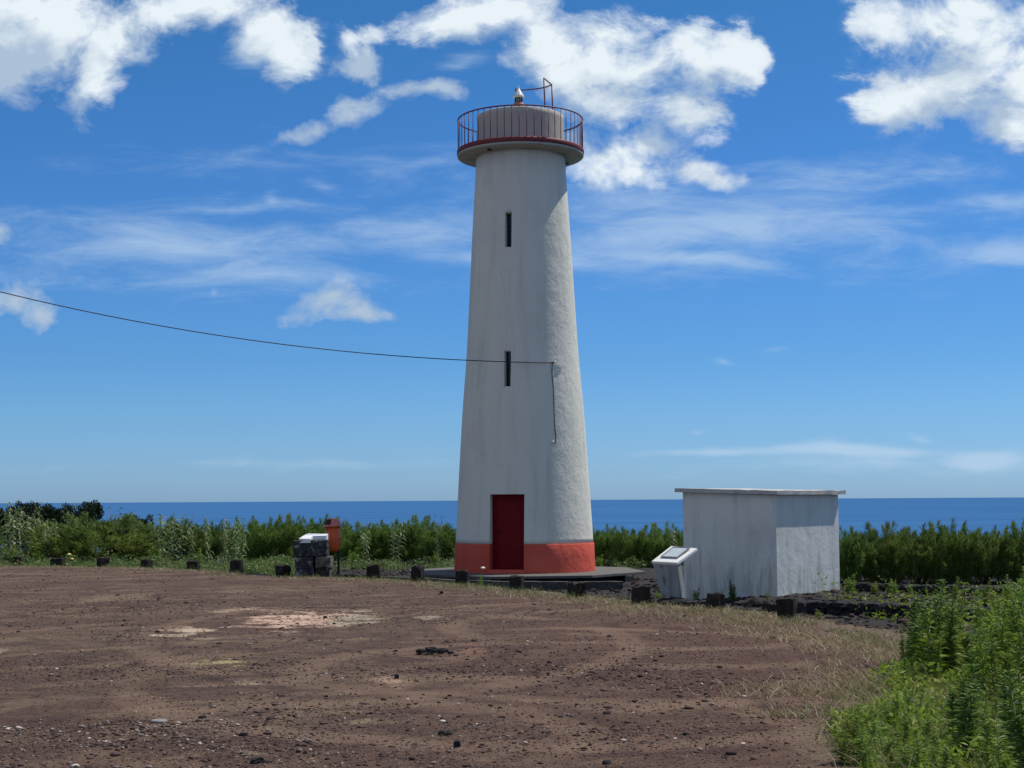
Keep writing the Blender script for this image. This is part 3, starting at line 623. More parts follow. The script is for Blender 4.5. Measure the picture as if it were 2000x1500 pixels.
# ------------------------------------------------------------------ rough stones
def rough_stone(mb, c, size, rz, rng, amp=0.12, sub=2, taper=1.0, round_=0.25):
    n = sub + 1; idx = {}; vs = []; ca, sa = math.cos(rz), math.sin(rz); jit = {}
    def key(i, j, k): return (i, j, k)
    def vert(i, j, k):
        if (i, j, k) in idx: return idx[(i, j, k)]
        p = Vector((2 * i / n - 1, 2 * j / n - 1, 2 * k / n - 1)); sph = p.normalized() * 1.15; p = p.lerp(sph, round_)
        p += Vector((rng.uniform(-1, 1), rng.uniform(-1, 1), rng.uniform(-1, 1))) * amp
        tp = 1 + (taper - 1) * (p.z * 0.5 + 0.5)
        x, y, z = p.x * size[0] / 2 * tp, p.y * size[1] / 2 * tp, p.z * size[2] / 2
        idx[(i, j, k)] = len(vs); vs.append((c[0] + x * ca - y * sa, c[1] + x * sa + y * ca, c[2] + z)); return idx[(i, j, k)]
    fs = []
    for a in range(n):
        for b in range(n):
            fs += [(vert(a, b, 0), vert(a, b + 1, 0), vert(a + 1, b + 1, 0), vert(a + 1, b, 0)), (vert(a, b, n), vert(a + 1, b, n), vert(a + 1, b + 1, n), vert(a, b + 1, n)),
                   (vert(a, 0, b), vert(a + 1, 0, b), vert(a + 1, 0, b + 1), vert(a, 0, b + 1)), (vert(a, n, b), vert(a, n, b + 1), vert(a + 1, n, b + 1), vert(a + 1, n, b)),
                   (vert(0, a, b), vert(0, a, b + 1), vert(0, a + 1, b + 1), vert(0, a + 1, b)), (vert(n, a, b), vert(n, a + 1, b), vert(n, a + 1, b + 1), vert(n, a, b + 1))]
    mb.add(vs, fs)

# bollard stumps
stumps = [(31, 1104, 20, 16, 1, 'far left square black post stump at the left end of the dry verge'),
 (109, 1105, 25, 14, 1, 'wide low black post stump below the cane plants at far left'),
 (199, 1106, 23, 16, 1, 'wide black post stump in front of the broadest feathery bush'),
 (284, 1109, 18, 16, 1, 'narrow black post stump fourth from the left end of the row'),
 (375, 1112, 22, 16, 1, 'squat black post stump where the dark cinder bed begins on the left'),
 (460, 1118, 24, 24, .85, 'rounded black post stump leaning slightly, second to the left of the stone pedestal'),
 (551, 1125, 25, 20, 1, 'black post stump just left of the lava stone pedestal'),
 (629, 1126, 22, 20, 1, 'short dark post stump in front of the pedestal, under the red bin'),
 (728, 1131, 25, 27, 1.05, 'square black post stump first to the right of the red bin'),
 (815, 1137, 26, 31, .8, 'dome topped black post stump midway between red bin and lighthouse'),
 (902, 1143, 24, 27, .95, 'black post stump in front of the left edge of the red base band'),
 (1009, 1153, 23, 27, 1.15, 'small black post stump right in front of the lighthouse door side'),
 (1127, 1166, 28, 27, .95, 'round black post stump in front of the right edge of the lighthouse'),
 (1254, 1183, 34, 37, .95, 'large pale topped black post stump left of the sloping info board'),
 (1400, 1192, 31, 32, .9, 'round black post stump in front of the shed wall'),
 (1540, 1213, 31, 42, 1.45, 'tall black post stump narrowing downward below the shed corner')]
for i, (X, Y, w, h, tp, lab) in enumerate(stumps):
    q = gp(X, Y); sc_ = q.y / F; rng = random.Random(40 + i); mb = MB(); hh = h * sc_; ww = w * sc_
    rough_stone(mb, (q.x, q.y + ww / 2, hh / 2 - 0.06), (ww * (2 / (1 + tp) if tp > 1.2 else 1), ww * 0.9, hh + 0.12), rng.uniform(-.5, .5), rng, 0.11, 3, tp, 0.3 if tp < 0.9 else 0.16)
    o = mb.build('post_stump', M_stump); tag(o, lab, 'post', 'black post stumps lining the dry verge')
    o.data.polygons.foreach_set('use_smooth', [False] * len(o.data.polygons))

# stone pedestal
q = gp(608, 1126); pd = empty('stone_pedestal', (q.x, q.y + .3, -0.1), 'squat lava block pedestal with a broken white marble plate on top', 'pedestal')
s_ = q.y / F; rng = random.Random(8)
def blk(X0, X1, Y0, Y1, mat, dy=0.0, lab=None):
    p0 = at(X0, Y1, q.y + 0.02); p1 = at(X1, Y0, q.y + 0.02); mb = MB()
    rough_stone(mb, ((p0.x + p1.x) / 2, q.y + 0.32 + dy, (p0.z + p1.z) / 2), (abs(p1.x - p0.x) * 1.01, 0.6, abs(p1.z - p0.z) * 1.0), 0.0, rng, 0.045, 4, 1, 0.08)
    o = mb.build('block', mat, pd)
    if lab: o['label'] = lab
blk(573, 638, 1056, 1086, M_cairn); blk(575, 612, 1087, 1110, M_cairn); blk(576, 613, 1110, 1129, M_cairn); blk(617, 646, 1087, 1109, M_palecairn, -.03, 'pale lichened block'); blk(617, 643, 1109, 1129, M_cairn)
ztop = at(600, 1056, q.y).z
def gpt(X, Y): p = gp(X, Y, ztop + 0.012); return p
pl = MB(); out = [(583, 1062.3), (606, 1062.8), (607.5, 1057.8), (634, 1057.5), (636, 1054.2), (598, 1053.4), (592, 1054.5)]
P2 = []
for X, Y in out:
    f_ = (1063 - Y) / 9.5; x = at(X, 1060, q.y).x; P2.append((x, q.y + 0.03 + f_ * 0.5))
n = len(P2); pl.add([(x, y, ztop + 0.012) for x, y in P2] + [(x, y, ztop + 0.04 + .22 * max(0, y - q.y - .03)) for x, y in P2], [tuple(range(n))[::-1], tuple(range(n, 2 * n))] + [(i, (i + 1) % n, n + (i + 1) % n, n + i) for i in range(n)])
fc = MB(); x0 = at(584, 1060, q.y).x; x1 = at(606, 1060, q.y).x
pl.add([(x0, q.y + .0, ztop - .05), (x1, q.y + .0, ztop - .05), (x1, q.y + .0, ztop + .03), ((x0 + x1) / 2, q.y + .0, ztop + .03), (x0, q.y + .022, ztop - .05), (x1, q.y + .022, ztop - .05), (x1, q.y + .022, ztop + .03), ((x0 + x1) / 2, q.y + .022, ztop + .03)],
       [(0, 1, 2, 3), (7, 6, 5, 4), (0, 4, 5, 1), (1, 5, 6, 2), (2, 6, 7, 3), (3, 7, 4, 0)])
pl.build('marble_plate', M_marble, pd)

# litter bin
bq = gp(660, 1121); bd = bq.y; bs = bd / F; bx = at(650, 1050, bd).x
zb0, zb1, zl0, zl1 = (at(650, Y, bd).z for Y in (1077.5, 1028, 1029, 1012.5))
binr = empty('litter_bin', (bq.x, bd + 0.16, 0), 'orange red litter bin with hooded lid on a dark post', 'bin')
bodyr = 14.6 * bs
c_ = (bx, bd, zb0)
hb = zb1 - zb0
MB().lathe([(bodyr * .66, 0), (bodyr * .90, 0.05), (bodyr * .97, 0.12), (bodyr * 1.0, hb * .5), (bodyr * 1.02, hb)], c_, 40, 1, .86).build('body', M_bin, binr, True)
tx = MB()
for k, (w_, dz_) in enumerate(((0.10, .27), (0.13, .23), (0.13, .19), (0.15, .15))):
    a0 = math.radians(205)
    for s2 in range(5):
        a1 = a0 + (w_ / bodyr) * s2 / 5; a2 = a0 + (w_ / bodyr) * (s2 + .75) / 5
        p_ = [(bx + bodyr * 1.012 * math.cos(a), bd + .86 * bodyr * 1.012 * math.sin(a)) for a in (a1, a2)]
        tx.add([(p_[0][0], p_[0][1], zb0 + dz_), (p_[1][0], p_[1][1], zb0 + dz_), (p_[1][0], p_[1][1], zb0 + dz_ + .022), (p_[0][0], p_[0][1], zb0 + dz_ + .022)], [(0, 1, 2, 3)])
tx.build('lettering', M_black, binr)
# lid: flange, dome with an opening on its left front side, dark inside
hl = zl1 - zl0; lidp = [(bodyr * 1.16, 0), (bodyr * 1.20, 0.015), (bodyr * 1.12, 0.035), (bodyr * 1.06, hl * .35), (bodyr * 1.0, hl * .6), (bodyr * .80, hl * .84), (bodyr * .45, hl * .97), (bodyr * .05, hl)]
nn_ = 40; vs = []; fs = []
for r_, z_ in lidp: vs += [(bx + r_ * math.cos(2 * math.pi * k / nn_), bd + .88 * r_ * math.sin(2 * math.pi * k / nn_), zb1 + z_) for k in range(nn_)]
for i in range(len(lidp) - 1):
    for k in range(nn_):
        a = (k + .5) / nn_ * 360; opening = 172 < a < 262 and 2 <= i <= 4
        if not opening: fs.append((i * nn_ + k, i * nn_ + (k + 1) % nn_, (i + 1) * nn_ + (k + 1) % nn_, (i + 1) * nn_ + k))
lid = MB().add(vs, fs).build('lid', M_lid, binr, True)
MB().lathe([(r_ * .93, z_ * .95 + .004) for r_, z_ in lidp[2:]], (bx, bd, zb1), 32, 1, .86).build('lid_inside', M_binin, lid, True)
vz = MB(); vv = []
for k in range(15):
    a = math.radians(165 + k * 7.5); e = math.sin(math.pi * k / 14)
    for r_, z_ in ((1.10, .034), (1.22 + .22 * e, .012 - .03 * e), (1.10, .0)): vv.append((bx + bodyr * r_ * math.cos(a), bd + .88 * bodyr * r_ * math.sin(a), zb1 + z_))
vz.add(vv, [(i * 3 + a, i * 3 + (a + 1) % 3, i * 3 + 3 + (a + 1) % 3, i * 3 + 3 + a) for i in range(14) for a in range(3)]); vz.build('visor', M_lid, lid, True)
px0 = at(659.5, 1100, bd).x; MB().box((px0, bd + .17, (zb1 - .1) / 2), (0.055, 0.055, zb1 + .1)).build('post', M_dkgreen, binr, bevel=.006)

# info lectern
LZ = 0.0
a1 = at(1271.5, 1096.5, 26.45); a2 = at(1321.5, 1099, 25.85); b1 = at(1310.5, 1066, 26.8); b2 = at(1361.5, 1070.5, 26.2)
b1 = Vector((b1.x, b1.y, b1.z)); nrm = (a2 - a1).cross(b1 - a1).normalized(); nrm = nrm if nrm.z > 0 else -nrm
lect = empty('info_lectern', ((a1.x + a2.x) / 2, (a1.y + a2.y) / 2 + .1, -0.05), 'sloping white concrete info board on a mildewed slanted leg', 'sign')
low = [p - nrm * 0.055 for p in (a1, a2, b2, b1)]
MB().hexa(low, [a1, a2, b2, b1]).build('board', M_lect_top, lect, bevel=.012)
g1 = at(1291, 1163, 26.35); g2 = at(1332, 1169, 25.75); dn = Vector((0.6, 0.8, 0)) * 0.09
dn = (b1 - a1); dn.z = 0; dn = dn.normalized() * 0.10
t1, t2 = a1 - nrm * .056 - Vector((0, 0, .004)), a2 - nrm * .056 - Vector((0, 0, .004))
t1 = t1 + (a2 - a1) * .02; t2 = t2 - (a2 - a1) * .02
t1b, t2b = t1 + dn + Vector((0, 0, .045)), t2 + dn + Vector((0, 0, .045))
MB().hexa([g1, g2, g2 + dn, g1 + dn], [t1, t2, t2b, t1b]).build('slanted_leg', M_lect, lect, bevel=.01)
def bp(u, v, h): return a1 + (a2 - a1) * u + (b1 - a1) * v + nrm * h
pan = MB().hexa([bp(.22, .30, .004), bp(.80, .30, .004), bp(.80, .86, .004), bp(.22, .86, .004)], [bp(.22, .30, .012), bp(.80, .30, .012), bp(.80, .86, .012), bp(.22, .86, .012)]).build('panel', M_panel, lect)
frm = MB()
for u0_, v0_, u1_, v1_ in ((.18, .26, .84, .30), (.18, .86, .84, .90), (.18, .30, .22, .86), (.80, .30, .84, .86)):
    frm.hexa([bp(u0_, v0_, .002), bp(u1_, v0_, .002), bp(u1_, v1_, .002), bp(u0_, v1_, .002)], [bp(u0_, v0_, .018), bp(u1_, v0_, .018), bp(u1_, v1_, .018), bp(u0_, v1_, .018)])
frm.build('panel_frame', M_steel, lect)

# ------------------------------------------------------------------ low lava walls and kerb
def wall(name, line, h, depth, mat, label, cat, size=0.22, courses=2, seed=0, zoff=0.0, ztop=None):
    rng = random.Random(seed); mb = MB()
    for (a, b) in zip(line[:-1], line[1:]):
        a, b = Vector(a), Vector(b); L = (b - a).length; n = max(1, int(L / size)); dirn = (b - a).normalized(); rz = math.atan2(dirn.y, dirn.x); nr = Vector((-dirn.y, dirn.x))
        for c in range(courses):
            ch = h / courses
            for i in range(n):
                if c == courses - 1 and rng.random() < 0.06: continue
                for r_ in range(max(1, int(depth / size))):
                    p = a + dirn * ((i + .5 + (0.5 if c % 2 else 0)) * L / n + rng.uniform(-.02, .02)) + nr * (r_ * size + rng.uniform(-.03, .03))
                    zb_ = (ztop - h if ztop is not None else H(p.x, p.y) + zoff)
                    rough_stone(mb, (p.x, p.y, zb_ + (c + .5) * ch), (L / n * rng.uniform(.8, 1.2), size * rng.uniform(.9, 1.2), ch * rng.uniform(.95, 1.3)), rz + rng.uniform(-.25, .25), rng, .21, 2, 1, .5)
    return tag(mb.build(name, mat), label, cat)
g2d = lambda X, Y, z=0: tuple(gp(X, Y, z).xy)
kb = [(gp(X, Y, -0.05).x, gp(X, Y, -0.05).y) for X, Y in ((640, 1122), (780, 1127), (905, 1133), (1000, 1136), (1110, 1136.5), (1215, 1135))]
mb = MB(); rng = random.Random(3)
for a, b in zip(kb[:-1], kb[1:]):
    a, b = Vector(a), Vector(b); n = max(1, int((b - a).length / .5)); rz = math.atan2((b - a).y, (b - a).x)
    for i in range(n):
        p = a.lerp(b, (i + .5) / n); rough_stone(mb, (p.x, p.y + .1, -0.20 + rng.uniform(-.008, .008)), ((b - a).length / n * 1.0, .22, .30), rz, rng, .025, 3, 1, .05)
tag(mb.build('stone_kerb', M_curb), 'long low dark stone kerb with a pale top edge in front of the lighthouse slab', 'kerb')
wall('lava_stone_wall', [g2d(1205, 1180, -.1), g2d(1300, 1190, -.12), g2d(1420, 1192, -.12), g2d(1540, 1199, -.12)], .26, .4, M_lava, 'low rough lava stone ledge under the front of the shed', 'wall', .2, 2, 5, ztop=0.02)
wall('lava_stone_wall', [g2d(1545, 1200, -.12), g2d(1660, 1203, -.12), g2d(1800, 1212, -.12), g2d(2080, 1225, -.12)], .32, .6, M_lava, 'rough black lava stone wall behind dry grass right of the shed', 'wall', .2, 3, 6, ztop=0.09)
wall('lava_stone_wall', [g2d(1640, 1163, -.12), g2d(1760, 1166, -.12), g2d(1880, 1172, -.12), g2d(2100, 1180, -.12)], .30, .4, M_lava, 'low black lava wall at the foot of the right hand bushes', 'wall', .22, 2, 7, ztop=0.11)

# ------------------------------------------------------------------ foliage
def strips(base, direc, length, width, bend, tone, rng, seg=2, taper=(1.0, 0.8, 0.05)):
    n = len(base); direc = direc / np.linalg.norm(direc, axis=1, keepdims=True)
    ref = rng.normal(size=(n, 3)); side = np.cross(direc, ref); side /= np.linalg.norm(side, axis=1, keepdims=True) + 1e-9
    Vs = []
    for i in range(seg + 1):
        f = i / seg; c = base + direc * (length * f)[:, None] + bend * (f * f * length)[:, None]
        w = side * (width * taper[min(i, len(taper) - 1)] / 2)[:, None]; Vs += [c - w, c + w]
    V = np.stack(Vs, 1).reshape(-1, 3); k = 2 * (seg + 1); b0 = np.arange(n)[:, None] * k
    Q = np.concatenate([np.stack([b0[:, 0] + 2 * i, b0[:, 0] + 2 * i + 1, b0[:, 0] + 2 * i + 3, b0[:, 0] + 2 * i + 2], 1) for i in range(seg)])
    return V, Q, np.repeat(tone, k)
def join(parts):
    Vs, Qs, Ts, o = [], [], [], 0
    for V, Q, T in parts: Vs.append(V); Qs.append(Q + o); Ts.append(T); o += len(V)
    return np.concatenate(Vs), np.concatenate(Qs), np.concatenate(Ts)

def bush_proto(seed, nplume=190, per=125):
    """unit bush: height about 1, half width about 0.62"""
    r = np.random.RandomState(seed); parts = []; st = MB(); rr = random.Random(seed)
    for i in range(nplume):
        a = r.uniform(0, 2 * math.pi); rad = 0.50 * math.sqrt(r.uniform(0, 1)); fz = r.uniform(0, 1) ** 0.8
        bz = 0.0 + 0.60 * fz * (1 - 0.45 * (rad / .5) ** 2); base = np.array([rad * math.cos(a), rad * math.sin(a), bz])
        lean = np.array([math.cos(a) * (.25 + rad * .9), math.sin(a) * (.25 + rad * .9), 1.0 + r.uniform(-.1, .5)]) + r.normal(size=3) * .18
        lean /= np.linalg.norm(lean); L = r.uniform(.15, .36) * (1.15 if fz > .6 else 1)
        n = per; f = r.uniform(0, 1, n) ** .8; wd = .105 * (1 - f) ** .7 + .012
        off = r.normal(size=(n, 3)); off /= np.linalg.norm(off, axis=1, keepdims=True); off *= (wd * r.uniform(.1, 1, n))[:, None]
        p = base + lean * (L * f)[:, None] + off
        d = lean + off / (wd[:, None] + 1e-6) * .55 + r.normal(size=(n, 3)) * .25 + np.array([0, 0, .15])
        parts.append(strips(p, d, r.uniform(.045, .115, n), r.uniform(.006, .012, n), np.tile(np.array([0, 0, -.25]), (n, 1)), np.clip(r.normal(.45 + .25 * rr.uniform(-1, 1), .18, n), 0, 1), r))
    V, Q, T = join(parts)
    for i in range(9):
        a = rr.uniform(0, 6.28); q = .34; st.tube([(0.05 * math.cos(a), .05 * math.sin(a), -.03), (.16 * math.cos(a), .16 * math.sin(a), .25), (q * math.cos(a), q * math.sin(a), .62)], [.022, .015, .006], 5)
    return V, Q, T, st
bush_meshes = []
def make_bush(seed, mat, name):
    root = empty(name, (0, 0, 0)); V, Q, T, st = bush_proto(seed)
    st.build('stem', M_bark, root, True); np_mesh('foliage', V, Q, mat, root, T); return root
def place(root, used, X, Y, w, top, label, group, cat, d=None, zb=None, rz=0.0, wf=1.45):
    o = root if not used else copy_tree(root)
    z = -0.33 if zb is None else zb; q = gp(X, Y, z) if d is None else at(X, Y, d)
    q.z = H(q.x, q.y) - 0.02
    ht = (at(X, top, q.y).z - q.z) * 1.04; wd = w * q.y / F * wf
    o.location = q; o.scale = (wd / 1.24, wd / 1.24, ht / 0.98); o.rotation_euler = (0, 0, rz); tag(o, label, cat, group); return o
protos = [make_bush(100 + i, M_tam, 'feathery_bush') for i in range(4)]; used = [False] * 4
GB = 'feathery bushes forming the hedge behind the lot'
bushes = [(190, 1102, 190, 998, 'broadest feathery bush of the hedge, rising behind the wide stump on the left'),
 (112, 1101, 90, 1032, 'small feathery bush at the left foot of the broadest bush'),
 (268, 1100, 70, 1030, 'low feathery bush filling the right flank of the broadest bush'),
 (345, 1100, 80, 1006, 'upright feathery bush with pale canes on both sides, left part of the hedge'),
 (410, 1101, 60, 1012, 'narrow feathery bush just left of the small cane clump with silver leaves'),
 (500, 1102, 90, 1004, 'dense feathery bush above the stump left of the stone pedestal'),
 (570, 1102, 100, 1004, 'feathery bush directly behind the stone pedestal'),
 (630, 1101, 80, 1002, 'tall tipped feathery bush behind the red litter bin'),
 (700, 1101, 100, 1016, 'low topped feathery bush right of the red litter bin'),
 (765, 1101, 90, 1010, 'feathery bush in the middle between red bin and lighthouse'),
 (825, 1101, 100, 1006, 'taller feathery bush left of the lighthouse'),
 (880, 1101, 70, 1020, 'feathery bush touching the left edge of the lighthouse'),
 (1178, 1106, 80, 1022, 'feathery bush touching the right edge of the lighthouse'),
 (1240, 1107, 85, 1022, 'feathery bush in the gap between lighthouse and info board'),
 (1300, 1108, 80, 1020, 'feathery bush behind the sloping info board')]
rng = random.Random(2)
for i, (X, Y, w, top, lab) in enumerate(bushes):
    k = i % 4; place(protos[k], used[k], X, Y, w, top, lab, GB, 'bush', zb=-.36, rz=rng.uniform(0, 6.28)); used[k] = True
right = [(1662, 1146, 85, 1022, 'feathery bush touching the right wall of the shed'), (1730, 1146, 95, 1018, 'second feathery bush to the right of the shed'),
 (1797, 1147, 95, 1020, 'third feathery bush to the right of the shed'), (1858, 1147, 90, 1010, 'tallest feathery bush of the right hand hedge'),
 (1925, 1148, 95, 1021, 'feathery bush just left of the right end of the hedge'), (1992, 1148, 95, 1016, 'last feathery bush cut by the right edge of the view')]
for i, (X, Y, w, top, lab) in enumerate(right):
    k = (i + 1) % 4; place(protos[k], True, X, Y, w, top, lab, GB, 'bush', zb=-.2, rz=rng.uniform(0, 6.28), wf=1.55)
# second rank outside the frame edge
place(protos[0], True, 2070, 1148, 95, 1018, 'feathery bush beyond the right edge of the view', GB, 'bush', zb=-.2)
place(protos[1], True, -70, 1100, 110, 1010, 'feathery bush beyond the left edge of the view', GB, 'bush', zb=-.36)

# dark round trees behind at left
def dark_tree(seed):
    r = np.random.RandomState(seed); parts = []; root = empty('dark_tree', (0, 0, 0))
    for i in range(16):
        c = np.array([r.uniform(-.38, .38), r.uniform(-.35, .35), r.uniform(.35, .80)]); R_ = r.uniform(.14, .26); n = 900
        d = r.normal(size=(n, 3)); d /= np.linalg.norm(d, axis=1, keepdims=True); p = c + d * (R_ * r.uniform(.75, 1.05, n) * (.8 + .3 * np.sin(d[:, 0] * 5 + i)))[:, None]
        parts.append(strips(p, d + r.normal(size=(n, 3)) * .9, r.uniform(.03, .055, n), r.uniform(.018, .03, n), np.zeros((n, 3)), r.uniform(0, 1, n), r, taper=(.3, 1, .1)))
    V, Q, T = join(parts); st = MB(); st.tube([(0, 0, -.05), (.02, 0, .3), (0, .03, .6)], [.05, .04, .02], 7); st.tube([(.01, 0, .25), (.2, .05, .6)], [.03, .01], 6); st.tube([(.01, 0, .2), (-.22, -.02, .55)], [.03, .01], 6)
    st.build('trunk', M_bark, root, True); np_mesh('crown', V, Q, M_dark, root, T); return root
dts = [dark_tree(300), dark_tree(301)]; du = [False, False]
for i, (X, w, top, lab) in enumerate(((15, 100, 996, 'dark round tree at the far left edge behind the canes'), (45, 75, 981, 'taller dark round tree behind the leafy canes at far left'), (90, 75, 985, 'dark round tree between the two far left cane tips'), (128, 60, 986, 'dark tree standing second from the right in the dark group'),
                                       (172, 85, 981, 'broad dark round tree with a domed crown above the broadest bush'), (262, 80, 1006, 'low dark tree at the right shoulder of the broadest bush'), (-60, 90, 990, 'dark round tree beyond the left edge of the view'))):
    k = i % 2; place(dts[k], du[k], X, 1088, w, top, lab, 'dark round trees behind the hedge on the left', 'tree', d=57 + (i % 3) * 1.3, rz=rng.uniform(0, 6.28), wf=1.25); du[k] = True

# giant cane clumps
def cane(seed, n=6):
    r = np.random.RandomState(seed); root = empty('cane_clump', (0, 0, 0)); st = MB(); parts = []
    for i in range(n):
        b = np.array([r.uniform(-.16, .16), r.uniform(-.16, .16), -.02]); tip = b + np.array([r.uniform(-.14, .14), r.uniform(-.14, .14), r.uniform(.72, .92)])
        st.tube([tuple(b), tuple((b + tip) / 2 + r.normal(size=3) * .01), tuple(tip)], [.009, .008, .004], 5)
        m_ = 17; f = np.linspace(.18, 1, m_); p = b + (tip - b) * f[:, None]; a = np.where(np.arange(m_) % 2 == 0, 0.0, math.pi) + r.uniform(0, 6) + r.normal(size=m_) * .5
        d = np.stack([np.cos(a), np.sin(a), 1.1 + 0 * a], 1); parts.append(strips(p, d, r.uniform(.15, .25, m_), r.uniform(.022, .036, m_), np.stack([np.cos(a) * .3, np.sin(a) * .3, -.95 + 0 * a], 1), r.uniform(0, 1, m_), r, 5, (.6, 1, .95, .8, .5, .05)))
    V, Q, T = join(parts); st.build('stalk', M_cane, root, True); np_mesh('leaves', V, Q, M_reed, root, T); return root
cns = [cane(500, 6), cane(501, 4), cane(502, 8)]; cu = [False] * 3
for i, (X, w, top, Y, k, lab) in enumerate(((28, 75, 978, 1105, 2, 'leafy pale green cane clump at the far left edge'), (52, 50, 1000, 1106, 0, 'short cane clump leaning beside the far left clump'), (68, 36, 973, 1103, 1, 'tall thin cane with a silvery tip at far left'), (98, 50, 1010, 1106, 2, 'leafy cane clump in front of the dark trees at left'), (130, 36, 975, 1102, 1, 'slender cane tip standing above the dark trees'), (226, 36, 982, 1102, 1, 'slender canes poking above the broadest bush'), (258, 34, 990, 1102, 1, 'brownish cane tips right of the slender canes above the broadest bush'),
                                           (312, 46, 998, 1106, 0, 'silvery cane clump right of the broadest bush'), (335, 60, 1000, 1107, 2, 'full cane clump mixed into the upright feathery bush'), (374, 40, 998, 1106, 1, 'thin canes between the upright and the narrow bush'), (405, 40, 1002, 1106, 1, 'cane tips standing over the narrow feathery bush'), (440, 42, 1004, 1107, 0, 'tall silvery cane clump left of the dense bush'), (462, 48, 1008, 1108, 2, 'bright small cane clump touching the dense feathery bush'),
                                           (715, 40, 1013, 1108, 1, 'pale cane tips over the low topped bush right of the bin'), (770, 50, 1012, 1108, 1, 'white green cane tips above the hedge midway to the lighthouse'), (858, 22, 1000, 1107, 1, 'single tall cane tip just left of the lighthouse'), (1315, 34, 1030, 1111, 0, 'silvery arched cane beside the left wall of the shed'))):
    o = place(cns[k], cu[k], X, Y, w, top, lab, 'pale canes growing through the hedge', 'cane', zb=-.36, rz=rng.uniform(0, 6.28), wf=1.7); cu[k] = True

# leafy weeds
def weed(seed, mat, n=95, slim=1.0, name='tall_weed', ns=3):
    r = np.random.RandomState(seed); root = empty(name, (0, 0, 0)); st = MB(); parts = []
    for s_ in range(ns):
        b = np.array([r.uniform(-.07, .07), r.uniform(-.07, .07), -.02]) if s_ else np.array([0, 0, -.02]); hgt = (1.0 if s_ == 0 else r.uniform(.6, .9))
        tip = b + np.array([r.uniform(-.12, .12), r.uniform(-.12, .12), hgt]); mid = (b + tip) / 2 + np.array([r.uniform(-.03, .03), r.uniform(-.03, .03), 0])
        st.tube([tuple(b), tuple(mid), tuple(tip)], [.011, .008, .003], 5)
        m_ = n; f = r.uniform(.08, 1, m_) ** .85; p = np.where(f[:, None] < .5, b + (mid - b) * (f * 2)[:, None], mid + (tip - mid) * (f * 2 - 1)[:, None])
        a = np.arange(m_) * 2.4 + r.uniform(0, 6); d = np.stack([np.cos(a), np.sin(a), .55 + .9 * f + r.normal(size=m_) * .15], 1)
        L = (.20 * (1 - .60 * f ** 2)) * r.uniform(.7, 1.15, m_) * slim; bend = np.stack([np.cos(a) * .15, np.sin(a) * .15, -.55 + 0 * a], 1)
        parts.append(strips(p, d, L, r.uniform(.014, .024, m_) * (.7 + .5 * (1 - f)), bend, r.uniform(0, 1, m_), r, 4, (.4, 1, .95, .6, .04)))
    V, Q, T = join(parts); st.build('stem', M_stem, root, True); np_mesh('leaves', V, Q, mat, root, T); return root
def put_weed(root, used_, x, y, h, label, group, w=1.0, rz=0, cat='weed'):
    o = copy_tree(root) if used_ else root; o.location = (x, y, H(x, y) - .01); o.scale = (h * w, h * w, h); o.rotation_euler = (0, 0, rz); return tag(o, label, cat, group)
wp = [weed(700, M_weed, 130), weed(701, M_weeddk, 170, ns=4), weed(702, M_weed, 110, 1.2), weed(703, M_herb, 110, 1.25, ns=4), weed(704, M_weeddk, 150, 1.0, ns=4)]; wu = [False] * 5
GW = 'tall leafy weeds at the right edge of the lot'
tall = [(1800, 1325, 1170), (1825, 1335, 1150), (1850, 1330, 1165), (1780, 1318, 1215), (1868, 1318, 1195), (1838, 1300, 1150), (1812, 1300, 1180), (1875, 1290, 1150), (1790, 1338, 1190), (1856, 1345, 1185), (1820, 1350, 1200), (1770, 1325, 1235)]
for i, (X, Y, top) in enumerate(tall):
    q = gp(X, Y); hh = at(X, top, q.y).z * 1.1; k = (1, 4, 0, 1, 3, 4, 1, 2, 4, 1, 3, 0)[i]; put_weed(wp[k], wu[k], q.x, q.y, hh, ('dark tall weed at the left side of the dark green clump' if X < 1830 else 'dark tall weed at the right side of the dark green clump'), GW, .95, rng.uniform(0, 6)); wu[k] = True
tall2 = [(1905, 1340, 1190), (1930, 1350, 1200), (1960, 1345, 1185), (1985, 1350, 1180), (2010, 1360, 1175), (1940, 1320, 1180), (1975, 1315, 1150), (2000, 1320, 1140), (1915, 1375, 1215), (1955, 1390, 1230), (1990, 1395, 1215), (2030, 1350, 1150), (2050, 1390, 1190), (1925,1290,1160),(1960,1290,1165),(1990,1285,1120),(2020,1290,1110)]
for i, (X, Y, top) in enumerate(tall2):
    q = gp(X, Y); hh = at(X, top, q.y).z * 1.1; k = (2, 0, 3, 0, 2, 3)[i % 6]; put_weed(wp[k], wu[k], q.x, q.y, hh, ('tall bright green weed at the left side of the dense right edge clump' if X < 1950 else 'tall bright green weed where the dense clump meets the right edge' if X < 2000 else 'tall green weed leaning in from beyond the right edge'), GW, 1.0, rng.uniform(0, 6)); wu[k] = True
low = [(1650, 1490, 1410, 3), (1680, 1440, 1370, 2), (1705, 1480, 1385, 0), (1740, 1440, 1350, 3), (1765, 1420, 1345, 0), (1800, 1410, 1330, 3), (1745, 1530, 1420, 2), (1700, 1545, 1440, 0), (1890, 1500, 1290, 4), (1875, 1470, 1310, 1), (1985, 1520, 1300, 1), (2010, 1560, 1310, 4), (1930, 1540, 1370, 0), (1960, 1600, 1400, 2), (1820, 1520, 1400, 0), (1780, 1540, 1420, 3), (1850, 1560, 1430, 0), (1725, 1500, 1400, 2), (1690, 1490, 1405, 3), (1760, 1480, 1380, 0), (1800, 1470, 1360, 2), (1665, 1470, 1375, 3), (1700, 1450, 1365, 3), (2050, 1500, 1330, 2), (1940, 1460, 1330, 2), (1990, 1450, 1320, 0), (1910, 1430, 1330, 4), (1850, 1420, 1330, 0), (2040, 1450, 1300, 3)]
